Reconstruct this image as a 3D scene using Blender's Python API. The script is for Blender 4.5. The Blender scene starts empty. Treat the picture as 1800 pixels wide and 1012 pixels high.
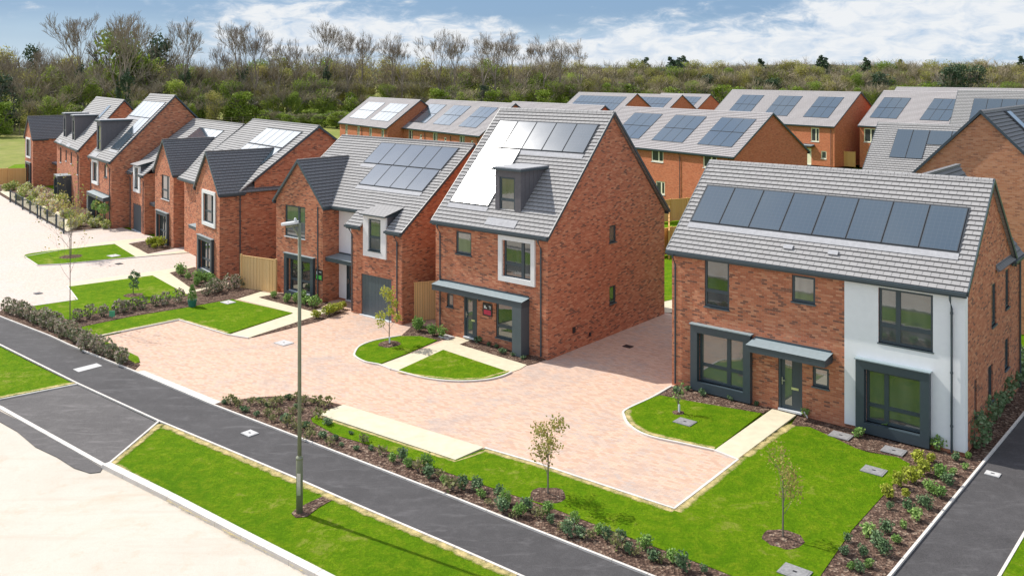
import bpy, math, random
from mathutils import Vector
from mathutils.geometry import tessellate_polygon
R = math.radians
random.seed(7)
SC = bpy.context.scene
COL = SC.collection

# ---------------------------------------------------------------- camera, world, sun
F, YH, CX, CH = 1590.0, 130.0, 900.0, 12.0
cam = bpy.data.cameras.new('camera'); cam.sensor_width = 36; cam.lens = F/1800*36
cam.shift_y = -(506-YH)/1800.0; cam.clip_start = 0.5; cam.clip_end = 6000
cob = bpy.data.objects.new('camera', cam); COL.objects.link(cob)
cob.location = (0, 0, CH); cob.rotation_euler = (R(90), 0, 0); SC.camera = cob
SUN_EL = R(46); SUN_AZ = (-.850, .527)               # horizontal direction towards the sun
sd = Vector((SUN_AZ[0]*math.cos(SUN_EL), SUN_AZ[1]*math.cos(SUN_EL), math.sin(SUN_EL)))
sl = bpy.data.lights.new('sun', 'SUN'); sl.energy = 4.1; sl.angle = R(.55); sl.color = (1, .955, .88)
so = bpy.data.objects.new('sun', sl); COL.objects.link(so)
so.rotation_euler = (-sd).to_track_quat('-Z', 'Y').to_euler(); so.location = sd*80
W = bpy.data.worlds.new('World'); SC.world = W; W.use_nodes = True
SC.view_settings.view_transform = 'Standard'; SC.view_settings.look = 'None'
SC.view_settings.exposure = 0.45; SC.view_settings.gamma = 1


def world():
    nt = W.node_tree; N = nt.nodes; L = nt.links; N.clear()
    out = N.new('ShaderNodeOutputWorld'); bg = N.new('ShaderNodeBackground'); bg.inputs[1].default_value = .14
    sky = N.new('ShaderNodeTexSky'); sky.sky_type = 'NISHITA'; sky.sun_disc = False
    sky.sun_elevation = SUN_EL; sky.sun_rotation = math.atan2(SUN_AZ[0], SUN_AZ[1]); sky.altitude = 50
    sky.air_density = 1.0; sky.dust_density = .6; sky.ozone_density = 1.6
    tc = N.new('ShaderNodeTexCoord'); sp = N.new('ShaderNodeSeparateXYZ'); L.new(tc.outputs['Generated'], sp.inputs[0])

    def m(op, a, b=None, c=None, cl=False):
        n = N.new('ShaderNodeMath'); n.operation = op; n.use_clamp = cl
        for i, v in enumerate((a, b, c)):
            if v is None: continue
            if isinstance(v, (int, float)): n.inputs[i].default_value = v
            else: L.new(v, n.inputs[i])
        return n.outputs[0]
    az = m('ARCTAN2', sp.outputs[0], sp.outputs[1]); el = m('ARCSINE', sp.outputs[2])

    def noise(ka, ke, sc, det, off=0, rough=.55, dist=0):
        cb = N.new('ShaderNodeCombineXYZ'); L.new(m('MULTIPLY', az, ka), cb.inputs[0]); L.new(m('MULTIPLY', el, ke), cb.inputs[1]); cb.inputs[2].default_value = off
        n = N.new('ShaderNodeTexNoise'); n.inputs['Scale'].default_value = sc; n.inputs['Detail'].default_value = det
        n.inputs['Roughness'].default_value = rough; n.inputs['Distortion'].default_value = dist
        L.new(cb.outputs[0], n.inputs['Vector']); return n.outputs['Fac']

    def blob(a0, e0, sa, se):
        x = m('DIVIDE', m('SUBTRACT', az, a0), sa); y = m('DIVIDE', m('SUBTRACT', el, e0), se)
        return m('EXPONENT', m('MULTIPLY', m('ADD', m('MULTIPLY', x, x), m('MULTIPLY', y, y)), -1))
    n1 = noise(1, 2.4, 10, 8, 3.1, .6, .5); n2 = noise(1, 2.6, 27, 8, 9.0, .62, .5); n3 = noise(1, 5, 3.2, 4, 5.5)
    n = m('ADD', m('MULTIPLY', n1, .55), m('MULTIPLY', n2, .45))
    bias = m('ADD', m('MULTIPLY', blob(-.19, .048, .13, .026), .26), m('MULTIPLY', blob(.40, .045, .28, .045), .20))
    bias = m('ADD', bias, m('MULTIPLY', blob(.16, .022, .20, .018), .14))
    bias = m('SUBTRACT', bias, m('MULTIPLY', blob(-.50, .055, .20, .05), .14))
    bias = m('SUBTRACT', bias, m('MULTIPLY', blob(.06, .082, .20, .028), .26))
    c = m('SUBTRACT', m('ADD', n, bias), .415)
    c = m('MULTIPLY', c, 4.4, cl=True)
    ss = m('MULTIPLY', m('MULTIPLY', c, c), m('SUBTRACT', 3, m('MULTIPLY', c, 2)))
    # cloud colour: lit white with blue-grey undersides
    shade = N.new('ShaderNodeMixRGB'); shade.inputs[1].default_value = (2.6, 3.3, 4.2, 1); shade.inputs[2].default_value = (4.5, 4.65, 4.8, 1)
    g = m('MULTIPLY', m('SUBTRACT', m('ADD', m('MULTIPLY', n2, 1.3), m('MULTIPLY', c, .3)), .62), 2.4, cl=True)
    L.new(g, shade.inputs[0])
    blue = N.new('ShaderNodeMixRGB'); blue.inputs[1].default_value = (2.4, 3.3, 4.2, 1); blue.inputs[2].default_value = (1.0, 1.75, 2.9, 1)
    L.new(m('MULTIPLY', m('ADD', el, m('MULTIPLY', m('SUBTRACT', n3, .5), .07)), 15, cl=True), blue.inputs[0])
    mb = N.new('ShaderNodeMixRGB'); mb.inputs[0].default_value = .12; L.new(blue.outputs[0], mb.inputs[1]); L.new(sky.outputs[0], mb.inputs[2])
    mx = N.new('ShaderNodeMixRGB'); L.new(ss, mx.inputs[0]); L.new(mb.outputs[0], mx.inputs[1]); L.new(shade.outputs[0], mx.inputs[2])
    # high sky: mostly the physical sky with thin cloud
    gap = blob(-.78, .74, .30, .20)      # clear blue gap high on the left
    hi = N.new('ShaderNodeMixRGB'); L.new(m('MULTIPLY', m('SUBTRACT', el, .12), 5, cl=True), hi.inputs[0]); L.new(mx.outputs[0], hi.inputs[1])
    hc = N.new('ShaderNodeMixRGB'); L.new(m('SUBTRACT', m('MULTIPLY', m('SUBTRACT', n1, .34), 3, cl=True), gap, cl=True), hc.inputs[0]); L.new(sky.outputs[0], hc.inputs[1]); hc.inputs[2].default_value = (5.0, 5.2, 5.5, 1)
    bank = m('MULTIPLY', m('ADD', blob(-.58, .34, .30, .15), m('MULTIPLY', m('SUBTRACT', n2, .5), .8)), 1.5, cl=True)     # bright cloud bank up to the left
    hb = N.new('ShaderNodeMixRGB'); L.new(bank, hb.inputs[0]); L.new(hc.outputs[0], hb.inputs[1]); hb.inputs[2].default_value = (13, 13.3, 13.8, 1)
    L.new(hb.outputs[0], hi.inputs[2])
    L.new(hi.outputs[0], bg.inputs[0]); L.new(bg.outputs[0], out.inputs[0])


world()

# ---------------------------------------------------------------- materials
MATS = {}


class NM:
    def __init__(s, name):
        s.m = bpy.data.materials.new(name); s.m.use_nodes = True; s.nt = s.m.node_tree; s.N = s.nt.nodes; s.L = s.nt.links
        s.b = s.N['Principled BSDF']; MATS[name] = s.m

    def new(s, t, **k):
        n = s.N.new(t)
        for a, v in k.items():
            if a in n.inputs.keys() if hasattr(n.inputs, 'keys') else False: n.inputs[a].default_value = v
            else: setattr(n, a, v)
        return n

    def coord(s, which='Object', scale=(1, 1, 1)):
        if which == 'world':
            o = s.new('ShaderNodeNewGeometry').outputs['Position']
        else:
            o = s.new('ShaderNodeTexCoord').outputs[which]
        mp = s.new('ShaderNodeMapping'); mp.inputs['Scale'].default_value = scale; s.L.new(o, mp.inputs[0]); return mp.outputs[0]

    def noise(s, co, scale, det=4, rough=.6, dist=0):
        n = s.new('ShaderNodeTexNoise'); s.L.new(co, n.inputs['Vector']); n.inputs['Scale'].default_value = scale
        n.inputs['Detail'].default_value = det; n.inputs['Roughness'].default_value = rough; n.inputs['Distortion'].default_value = dist
        return n.outputs['Fac']

    def ramp(s, fac, stops, interp='LINEAR'):
        n = s.new('ShaderNodeValToRGB'); s.L.new(fac, n.inputs[0]); e = n.color_ramp.elements; n.color_ramp.interpolation = interp
        while len(e) > 1: e.remove(e[0])
        e[0].position = stops[0][0]; e[0].color = (*stops[0][1], 1)
        for p, c in stops[1:]:
            q = e.new(p); q.color = (*c, 1)
        return n.outputs[0]

    def mix(s, f, a, b, mode='MIX'):
        n = s.new('ShaderNodeMixRGB'); n.blend_type = mode
        for i, v in enumerate((f, a, b)):
            if isinstance(v, (int, float)): n.inputs[i].default_value = v
            elif isinstance(v, tuple): n.inputs[i].default_value = (*v, 1)
            else: s.L.new(v, n.inputs[i])
        return n.outputs[0]

    def math(s, op, a, b=0., cl=False):
        n = s.new('ShaderNodeMath'); n.operation = op; n.use_clamp = cl
        for i, v in enumerate((a, b)):
            if isinstance(v, (int, float)): n.inputs[i].default_value = v
            else: s.L.new(v, n.inputs[i])
        return n.outputs[0]

    def bump(s, h, dist, strength=1):
        n = s.new('ShaderNodeBump'); n.inputs['Distance'].default_value = dist; n.inputs['Strength'].default_value = strength
        s.L.new(h, n.inputs['Height']); s.L.new(n.outputs[0], s.b.inputs['Normal'])

    def done(s, col, rough=.8, spec=None, metal=0):
        if isinstance(col, tuple): s.b.inputs['Base Color'].default_value = (*col, 1)
        else: s.L.new(col, s.b.inputs['Base Color'])
        if isinstance(rough, (int, float)): s.b.inputs['Roughness'].default_value = rough
        else: s.L.new(rough, s.b.inputs['Roughness'])
        if spec is not None: s.b.inputs['Specular IOR Level'].default_value = spec
        s.b.inputs['Metallic'].default_value = metal
        return s.m


def M(name): return MATS[name]


def plain(name, c, rough=.6, spec=.5, metal=0, nz=.06, sc=8):
    k = NM(name); n = k.noise(k.coord('Object'), sc, 5)
    lo = tuple(max(0, x*(1-nz*2)) for x in c); hi = tuple(x*(1+nz*2) for x in c)
    return k.done(k.ramp(n, [(.3, lo), (.7, hi)]), rough, spec, metal)


def brickmat(name, cols, dark, darkamt, mortar, scale=.92):
    k = NM(name); uv = k.coord('UV')
    b = k.new('ShaderNodeTexBrick'); k.L.new(uv, b.inputs['Vector']); b.offset = .5
    for a, v in (('Scale', 1.0), ('Brick Width', .225*scale), ('Row Height', .075*scale), ('Mortar Size', .007*scale), ('Bias', 0), ('Mortar Smooth', .3)): b.inputs[a].default_value = v
    b.inputs['Color1'].default_value = (0, 0, 0, 1); b.inputs['Color2'].default_value = (1, 1, 1, 1); b.inputs['Mortar'].default_value = (.5, .5, .5, 1)
    base = k.ramp(b.outputs['Color'], [(0, cols[0]), (.35, cols[1]), (.7, cols[2]), (1, cols[3])])
    # second brick id field for the burnt bricks
    mp = k.new('ShaderNodeMapping'); k.L.new(uv, mp.inputs[0]); mp.inputs['Location'].default_value = (.225*scale*40, .075*scale*52, 0)
    b2 = k.new('ShaderNodeTexBrick'); k.L.new(mp.outputs[0], b2.inputs['Vector']); b2.offset = .5
    for a, v in (('Scale', 1.0), ('Brick Width', .225*scale), ('Row Height', .075*scale), ('Mortar Size', 0), ('Bias', 0)): b2.inputs[a].default_value = v
    b2.inputs['Color1'].default_value = (0, 0, 0, 1); b2.inputs['Color2'].default_value = (1, 1, 1, 1)
    n = k.noise(uv, 1.1, 5, .65); f = k.math('ADD', k.math('MULTIPLY', b2.outputs['Color'], .85), k.math('MULTIPLY', n, .32))
    f = k.math('MULTIPLY', k.math('SUBTRACT', f, darkamt), 9, cl=True)
    c = k.mix(k.math('MULTIPLY', f, .9), base, dark); n2 = k.noise(uv, .45, 4); c = k.mix(k.math('MULTIPLY', n2, .3), c, cols[2])
    c = k.mix(k.math('MULTIPLY', b.outputs['Fac'], .8), c, mortar)
    k.bump(b.outputs['Fac'], .006, -.6) if False else None
    h = k.math('SUBTRACT', k.math('MULTIPLY', k.noise(uv, 60, 3), .3), b.outputs['Fac']); k.bump(h, .005, .7)
    return k.done(c, .85, .25)


brickmat('red_multi_brick', [(.36, .115, .06), (.46, .155, .08), (.53, .20, .105), (.60, .29, .165)], (.11, .06, .05), .84, (.44, .27, .19))
brickmat('orange_brick', [(.46, .125, .06), (.52, .155, .075), (.56, .18, .09), (.58, .21, .11)], (.36, .11, .06), .86, (.44, .23, .14))
brickmat('buff_orange_brick', [(.44, .17, .085), (.51, .22, .115), (.55, .26, .14), (.58, .29, .17)], (.30, .13, .08), .85, (.46, .30, .21))


def tilemat(name, lo, hi, tw, course, rough=.8):
    k = NM(name); uv = k.coord('UV'); b = k.new('ShaderNodeTexBrick'); k.L.new(uv, b.inputs['Vector']); b.offset = .5
    for a, v in (('Scale', 1.0), ('Brick Width', tw), ('Row Height', course), ('Mortar Size', .013), ('Bias', 0), ('Mortar Smooth', .4)): b.inputs[a].default_value = v
    b.inputs['Color1'].default_value = (0, 0, 0, 1); b.inputs['Color2'].default_value = (1, 1, 1, 1); b.inputs['Mortar'].default_value = (.5, .5, .5, 1)
    md = tuple((x+y)/2 for x, y in zip(lo, hi)); c = k.mix(.5, md, k.ramp(b.outputs['Color'], [(0, lo), (1, hi)])); n = k.noise(uv, .8, 5); c = k.mix(k.math('MULTIPLY', n, .5), c, hi)
    f = k.noise(uv, 30, 4); c = k.mix(.25, c, k.ramp(f, [(.3, lo), (.7, hi)]))
    c = k.mix(k.math('MULTIPLY', b.outputs['Fac'], .6), c, tuple(x*.25 for x in lo))
    k.bump(k.math('SUBTRACT', k.math('MULTIPLY', f, .2), b.outputs['Fac']), .008, .6)
    return k.done(c, rough, .35)


tilemat('grey_roof_tile', (.25, .243, .240), (.355, .345, .337), .26, .21)
tilemat('slate_roof_tile', (.30, .28, .285), (.40, .375, .37), .30, .22)
tilemat('dark_roof_tile', (.155, .153, .156), (.215, .212, .214), .26, .21)


def panelmat():
    k = NM('solar_glass'); uv = k.coord('UV'); b = k.new('ShaderNodeTexBrick'); k.L.new(uv, b.inputs['Vector']); b.offset = 0
    for a, v in (('Scale', 1.0), ('Brick Width', .166), ('Row Height', .166), ('Mortar Size', .005), ('Bias', 0)): b.inputs[a].default_value = v
    c = k.mix(b.outputs['Fac'], (.038, .064, .088), (.066, .09, .115)); n = k.noise(uv, .7, 3)
    k.b.inputs['Coat Weight'].default_value = .6; k.b.inputs['Coat Roughness'].default_value = .07; k.b.inputs['Coat IOR'].default_value = 1.6
    k.b.inputs['IOR'].default_value = 1.75
    return k.done(c, k.math('ADD', k.math('MULTIPLY', n, .03), .095), .7)


panelmat()
plain('panel_frame', (.06, .065, .072), .8, .15)
plain('anthracite', (.045, .065, .078), .45, .5, nz=.03)
plain('anthracite_light', (.075, .10, .115), .4, .5, nz=.03)
plain('canopy_grey', (.25, .31, .33), .45, .5, nz=.04)
plain('zinc_cladding', (.12, .115, .125), .6, .4, nz=.05)
plain('white_render', (.80, .81, .82), .8, .2, nz=.012, sc=4)
plain('white_surround', (.74, .74, .73), .6, .4, nz=.015)
plain('cream_frame', (.80, .74, .56), .6, .4, nz=.02)
plain('silver_sill', (.62, .64, .66), .4, .5, nz=.02)
plain('steel', (.5, .5, .5), .3, .5, .8)
plain('lead', (.36, .36, .37), .8, .25)
plain('black_plastic', (.02, .02, .024), .45, .5)
plain('green_column', (.19, .20, .13), .5, .5, nz=.04)
plain('lamp_white', (.58, .59, .58), .35, .5, nz=.01)
plain('kerb_concrete', (.62, .58, .53), .9, .2, nz=.05, sc=3)
plain('slab_concrete', (.60, .53, .385), .9, .2, nz=.045, sc=2.5)
plain('cover_grey', (.24, .235, .235), .8, .3, nz=.12, sc=12)
plain('pale_cover', (.50, .49, .48), .8, .3, nz=.08, sc=20)
plain('sign_green', (.10, .50, .08), .5); plain('sign_red', (.55, .03, .08), .5); plain('sign_white', (.8, .8, .8), .5)
plain('guard_green', (.10, .42, .22), .5); plain('label_white', (.75, .78, .80), .5)
plain('letterplate', (.55, .58, .25), .35)
plain('planter', (.03, .16, .13), .5)


def glassmat(name, base):
    k = NM(name); n = k.noise(k.coord('Object'), 1.3, 3, .6, .5); k.b.inputs['IOR'].default_value = 1.9; rr = k.math('ADD', k.math('MULTIPLY', k.new('ShaderNodeObjectInfo').outputs['Random'], .5), k.math('MULTIPLY', k.noise(k.coord('Object', (1, 1, .15)), 2.1, 2), .5)); base = k.ramp(rr, [(.3, tuple(x*.55 for x in base)), (.7, tuple(x*2.1 for x in base))])
    k.b.inputs['Coat Weight'].default_value = .5; k.b.inputs['Coat Roughness'].default_value = .01
    k.bump(n, .004, .25)
    return k.done(base, .03, .75)


plain('far_glass', (.04, .045, .05), .25, .6)
glassmat('window_glass', (.055, .062, .058)); glassmat('curtained_glass', (.20, .19, .17))


def woodmat(name, a, b):
    k = NM(name); co = k.coord('UV', (9, .7, 1)); n = k.noise(co, 1, 5)
    br = k.new('ShaderNodeTexBrick'); k.L.new(k.coord('UV'), br.inputs['Vector']); br.offset = 0
    for q, v in (('Scale', 1.0), ('Brick Width', .12), ('Row Height', 4.0), ('Mortar Size', .007), ('Bias', 0)): br.inputs[q].default_value = v
    br.inputs['Color1'].default_value = (0, 0, 0, 1); br.inputs['Color2'].default_value = (1, 1, 1, 1)
    c = k.mix(.55, k.ramp(n, [(.3, a), (.7, b)]), k.ramp(br.outputs['Color'], [(0, a), (1, b)]))
    c = k.mix(k.math('MULTIPLY', br.outputs['Fac'], .75), c, tuple(x*.3 for x in a)); k.bump(k.math('MULTIPLY', br.outputs['Fac'], -1), .012, .8)
    return k.done(c, .85, .2)


woodmat('new_fence_wood', (.76, .47, .20), (.85, .58, .29)); woodmat('orange_fence_wood', (.66, .36, .12), (.78, .48, .20))


def grassmat(name, dry):
    k = NM(name); w = k.coord('world')
    n1 = k.noise(w, .35, 5, .6, .5); n2 = k.noise(w, 2.2, 6, .72, .4); n3 = k.noise(w, 13, 5, .8)
    c = k.ramp(n1, [(.3, (.125, .26, .004)), (.5, (.17, .315, .005)), (.7, (.24, .36, .008))])
    c = k.mix(k.math('MULTIPLY', k.math('SUBTRACT', n2, .46), 4, cl=True), c, (.29, .37, .015))
    c = k.mix(k.math('MULTIPLY', k.math('SUBTRACT', .5, n2), 4, cl=True), c, (.10, .215, .004))
    c = k.mix(k.math('MULTIPLY', k.math('SUBTRACT', n3, .45), 4, cl=True), k.mix(.6, c, (.06, .14, .003)), c)
    d = k.math('MULTIPLY', k.math('SUBTRACT', k.math('ADD', k.math('MULTIPLY', n1, .5), k.math('MULTIPLY', n2, .5)), dry), 8, cl=True)
    c = k.mix(k.math('MULTIPLY', d, .65), c, (.38, .34, .10))
    k.bump(k.math('ADD', n3, n2), .09, 1)
    return k.done(c, .95, .05)


grassmat('lawn_grass', .555)


def mulchmat():
    k = NM('bark_mulch'); w = k.coord('world', (1, 1, .5)); v = k.new('ShaderNodeTexVoronoi'); k.L.new(w, v.inputs['Vector']); v.inputs['Scale'].default_value = 13
    v.inputs['Randomness'].default_value = 1; n = k.noise(w, 2.2, 5); sp = k.new('ShaderNodeSeparateColor'); k.L.new(v.outputs['Color'], sp.inputs[0])
    c = k.ramp(sp.outputs[0], [(0, (.045, .028, .022)), (.45, (.12, .075, .055)), (.8, (.20, .13, .095)), (1, (.36, .27, .20))])
    c = k.mix(k.math('MULTIPLY', n, .45), c, (.075, .045, .034)); k.bump(k.math('ADD', sp.outputs[0], v.outputs['Distance']), .05, 1)
    return k.done(c, .95, .1)


mulchmat()


def asphaltmat(name, a, b):
    k = NM(name); w = k.coord('world'); n = k.noise(w, .5, 6, .65); f = k.noise(w, 40, 3); st = k.noise(k.coord('world', (.6, 2.2, 1)), 1.2, 6, .7, .6)
    c = k.ramp(n, [(.3, a), (.7, b)]); c = k.mix(.35, c, k.ramp(f, [(.3, tuple(x*.45 for x in a)), (.7, tuple(x*1.6 for x in b))]))
    c = k.mix(k.math('MULTIPLY', k.math('SUBTRACT', st, .54), 2.6, cl=True), c, tuple(x*2.2 for x in b)); g = k.noise(w, 1.7, 7, .8); c = k.mix(k.math('MULTIPLY', k.math('SUBTRACT', g, .5), 2.4, cl=True), c, tuple(x*1.6 for x in b)); c = k.mix(k.math('MULTIPLY', k.math('SUBTRACT', .42, g), 4, cl=True), c, tuple(x*.6 for x in a)); k.bump(f, .01, .6)
    return k.done(c, .85, .3)


asphaltmat('asphalt', (.046, .043, .044), (.073, .069, .070)); asphaltmat('asphalt_worn', (.072, .066, .065), (.108, .10, .098))


def roadmat():
    k = NM('pale_road'); w = k.coord('world'); n = k.noise(w, .25, 6, .7, .5); f = k.noise(w, 9, 6, .8); g = k.noise(w, 1.3, 5, .7)
    c = k.ramp(n, [(.3, (.50, .45, .38)), (.55, (.56, .505, .435)), (.75, (.50, .41, .31))])
    c = k.mix(k.math('MULTIPLY', k.math('SUBTRACT', f, .5), 1.2, cl=True), c, (.45, .38, .30))
    c = k.mix(k.math('MULTIPLY', k.math('SUBTRACT', g, .55), 3, cl=True), c, (.46, .36, .25))
    mp = k.new('ShaderNodeMapping'); k.L.new(k.new('ShaderNodeNewGeometry').outputs['Position'], mp.inputs[0]); mp.inputs['Rotation'].default_value = (0, 0, .62); mp.inputs['Scale'].default_value = (.10, 1.3, 1)
    tr = k.noise(mp.outputs[0], 1.6, 4, .6); c = k.mix(k.math('MULTIPLY', k.math('SUBTRACT', tr, .52), 2.2, cl=True), c, (.43, .36, .28))
    ag = k.noise(w, 38, 3, .8); c = k.mix(k.math('MULTIPLY', k.math('SUBTRACT', ag, .52), 2.4, cl=True), c, (.36, .31, .25)); k.bump(f, .015, .5)
    return k.done(c, .95, .15)


roadmat()


def pavemat(name, ang, pale):
    k = NM(name); g = k.new('ShaderNodeNewGeometry').outputs['Position']; mp = k.new('ShaderNodeMapping'); k.L.new(g, mp.inputs[0]); mp.inputs['Rotation'].default_value = (0, 0, ang)
    b = k.new('ShaderNodeTexBrick'); k.L.new(mp.outputs[0], b.inputs['Vector']); b.offset = .5
    for a, v in (('Scale', 1.0), ('Brick Width', .2), ('Row Height', .1), ('Mortar Size', .006), ('Bias', 0)): b.inputs[a].default_value = v
    b.inputs['Color1'].default_value = (0, 0, 0, 1); b.inputs['Color2'].default_value = (1, 1, 1, 1); b.inputs['Mortar'].default_value = (.5, .5, .5, 1)
    w = k.coord('world'); n = k.noise(w, .22, 5, .65, .6); n2 = k.noise(w, 1.4, 5, .7)
    P = [(.47, .30, .215), (.57, .385, .28), (.63, .445, .335), (.45, .36, .31)] if not pale else [(.52, .42, .355), (.58, .48, .41), (.62, .52, .45), (.50, .45, .41)]
    c = k.ramp(b.outputs['Color'], [(0, P[0]), (.4, P[1]), (.75, P[2]), (1, P[3])])
    gr = k.mix(.65, c, (.31, .30, .30) if not pale else (.52, .50, .49))
    f = k.math('MULTIPLY', k.math('SUBTRACT', k.math('ADD', k.math('MULTIPLY', n, .6), k.math('MULTIPLY', n2, .4)), .505), 9, cl=True)
    c = k.mix(k.math('MULTIPLY', f, .8), c, gr); c = k.mix(.2, c, P[2]); c = k.mix(k.math('MULTIPLY', b.outputs['Fac'], .45), c, (.32, .24, .19))
    k.bump(k.math('MULTIPLY', b.outputs['Fac'], -1), .004, .6)
    return k.done(c, .9, .2)


pavemat('block_paving', .6, False); pavemat('pale_block_paving', .9, True)


def foliage(name, stops, transl=.25, obj=True, rough=.7):
    k = NM(name); g = k.new('ShaderNodeNewGeometry').outputs['Random Per Island']
    if obj:
        o = k.new('ShaderNodeObjectInfo').outputs['Random']; f = k.math('FRACT', k.math('ADD', k.math('MULTIPLY', g, .42), k.math('MULTIPLY', o, .58)))
        f = k.math('ADD', k.math('MULTIPLY', g, .6), k.math('MULTIPLY', o, .4))
    else: f = g
    c = k.ramp(f, stops); k.done(c, rough, .2)
    if transl:
        t = k.new('ShaderNodeBsdfTranslucent'); k.L.new(c, t.inputs[0]); mx = k.new('ShaderNodeMixShader'); mx.inputs[0].default_value = transl
        out = k.N['Material Output']; k.L.new(k.b.outputs[0], mx.inputs[1]); k.L.new(t.outputs[0], mx.inputs[2]); k.L.new(mx.outputs[0], out.inputs[0])
    return k.m


foliage('budding_foliage', transl=.5, stops=[(0, (0.213, 0.241, 0.055)), (.3, (0.291, 0.310, 0.072)), (.55, (0.358, 0.333, 0.099)), (.8, (0.403, 0.356, 0.132)), (1, (0.470, 0.448, 0.143))])
foliage('green_foliage', transl=.5, stops=[(0, (0.138, 0.207, 0.039)), (.4, (0.218, 0.299, 0.055)), (.7, (0.310, 0.380, 0.066)), (1, (0.391, 0.448, 0.088))])
foliage('bright_foliage', [(0, (.14, .21, .03)), (.5, (.20, .28, .035)), (1, (.30, .36, .06))])
foliage('dark_foliage', [(0, (0.046, 0.075, 0.046)), (.5, (0.073, 0.114, 0.062)), (1, (0.114, 0.156, 0.073))], .1)
foliage('twig_wood', [(0, (0.230, 0.190, 0.121)), (.5, (0.322, 0.265, 0.176)), (1, (0.414, 0.345, 0.231))], 0)
foliage('bark', [(0, (0.130, 0.111, 0.091)), (1, (0.221, 0.195, 0.163))], 0)
foliage('tall_bark', [(0, (0.223, 0.178, 0.141)), (1, (0.356, 0.297, 0.238))], 0)
foliage('pale_bark', [(0, (0.208, 0.182, 0.150)), (1, (0.312, 0.273, 0.234))], 0)
foliage('shrub_dark', [(0, (0.080, 0.142, 0.061)), (.5, (0.135, 0.217, 0.096)), (1, (0.292, 0.370, 0.216))], .15)
foliage('sprig_leaves', [(0, (.14, .16, .06)), (.5, (.22, .23, .09)), (1, (.34, .30, .14))], .3)
foliage('shrub_yellow', [(0, (.22, .27, .03)), (.5, (.38, .42, .05)), (1, (.55, .52, .12))], .3)
foliage('shrub_green', [(0, (0.123, 0.228, 0.053)), (.5, (0.211, 0.351, 0.088)), (1, (0.386, 0.509, 0.158))], .2)
foliage('hedge_leaves', [(0, (.10, .13, .06)), (.35, (.18, .21, .10)), (.6, (.30, .27, .19)), (.85, (.44, .33, .27)), (1, (.52, .46, .38))], .25, obj=False)
foliage('bed_flowers', [(0, (0.150, 0.240, 0.075)), (.3, (0.300, 0.375, 0.105)), (.5, (0.600, 0.600, 0.180)), (.65, (0.800, 0.750, 0.525)), (.8, (0.240, 0.300, 0.270)), (.92, (0.675, 0.270, 0.225)), (1, (0.800, 0.800, 0.750))], .2)
foliage('copper_leaves', [(0, (.22, .22, .06)), (.4, (.34, .35, .08)), (.75, (.38, .27, .09)), (1, (.46, .45, .14))], .45, obj=False)

# ---------------------------------------------------------------- mesh helpers


def V(*a): return Vector(a)


class MB:
    def __init__(s, *mats): s.v = []; s.f = []; s.uv = []; s.mi = []; s.mats = list(mats)

    def face(s, pts, mi=0, uv=None):
        i = len(s.v); s.v += [tuple(p) for p in pts]; s.f.append(tuple(range(i, i+len(pts)))); s.uv.append(uv); s.mi.append(mi)

    def box(s, x0, x1, y0, y1, z0, z1, mi=0, M=None):
        p = [Vector(q) for q in ((x0, y0, z0), (x1, y0, z0), (x1, y1, z0), (x0, y1, z0), (x0, y0, z1), (x1, y0, z1), (x1, y1, z1), (x0, y1, z1))]
        if M: p = [M(q) for q in p]
        for q in ((0, 3, 2, 1), (4, 5, 6, 7), (0, 1, 5, 4), (1, 2, 6, 5), (2, 3, 7, 6), (3, 0, 4, 7)): s.face([p[k] for k in q], mi)

    def obox(s, c, a, b, n, ha, hb, n0, n1, mi=0):      # oriented box about c
        s.box(-ha, ha, -hb, hb, n0, n1, mi, lambda q: c+a*q.x+b*q.y+n*q.z)

    def tube(s, pts, rad, n=6, mi=0, cap=True):
        pts = [Vector(p) for p in pts]; rings = []
        for i, p in enumerate(pts):
            d = (pts[min(i+1, len(pts)-1)]-pts[max(i-1, 0)]).normalized(); x = d.orthogonal().normalized() if abs(d.z) < .99 else V(1, 0, 0); y = d.cross(x).normalized(); x = y.cross(d)
            r = rad[i] if isinstance(rad, (list, tuple)) else rad
            rings.append([p+(x*math.cos(2*math.pi*k/n)+y*math.sin(2*math.pi*k/n))*r for k in range(n)])
        b = len(s.v)
        for rg in rings: s.v += [tuple(q) for q in rg]
        for i in range(len(rings)-1):
            for k in range(n):
                k2 = (k+1) % n; s.f.append((b+i*n+k, b+i*n+k2, b+(i+1)*n+k2, b+(i+1)*n+k)); s.uv.append(None); s.mi.append(mi)
        if cap:
            s.f.append(tuple(b+k for k in reversed(range(n)))); s.uv.append(None); s.mi.append(mi)
            s.f.append(tuple(b+(len(rings)-1)*n+k for k in range(n))); s.uv.append(None); s.mi.append(mi)

    def mesh(s, name, smooth=False, uv=True):
        me = bpy.data.meshes.new(name); me.from_pydata(s.v, [], s.f)
        for m in s.mats: me.materials.append(MATS[m])
        if len(s.mats) > 1: me.polygons.foreach_set('material_index', s.mi)
        if smooth: me.polygons.foreach_set('use_smooth', [True]*len(s.f))
        if uv:
            ul = me.uv_layers.new(name='UVMap'); data = []
            for fi, p in enumerate(me.polygons):
                if s.uv[fi]:
                    for q in s.uv[fi]: data += [q[0], q[1]]
                    continue
                n = p.normal
                t = V(1, 0, 0) if abs(n.z) > .999 else V(0, 0, 1).cross(n).normalized()
                b = n.cross(t)
                for vi in p.vertices:
                    c = me.vertices[vi].co; data += [c.dot(t), c.dot(b)]
            ul.data.foreach_set('uv', data)
        me.update(); return me

    def build(s, name, parent=None, smooth=False, uv=True, loc=None):
        o = bpy.data.objects.new(name, s.mesh(name, smooth, uv)); COL.objects.link(o)
        if parent is not None: o.parent = parent
        if loc is not None: o.location = loc
        return o


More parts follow.
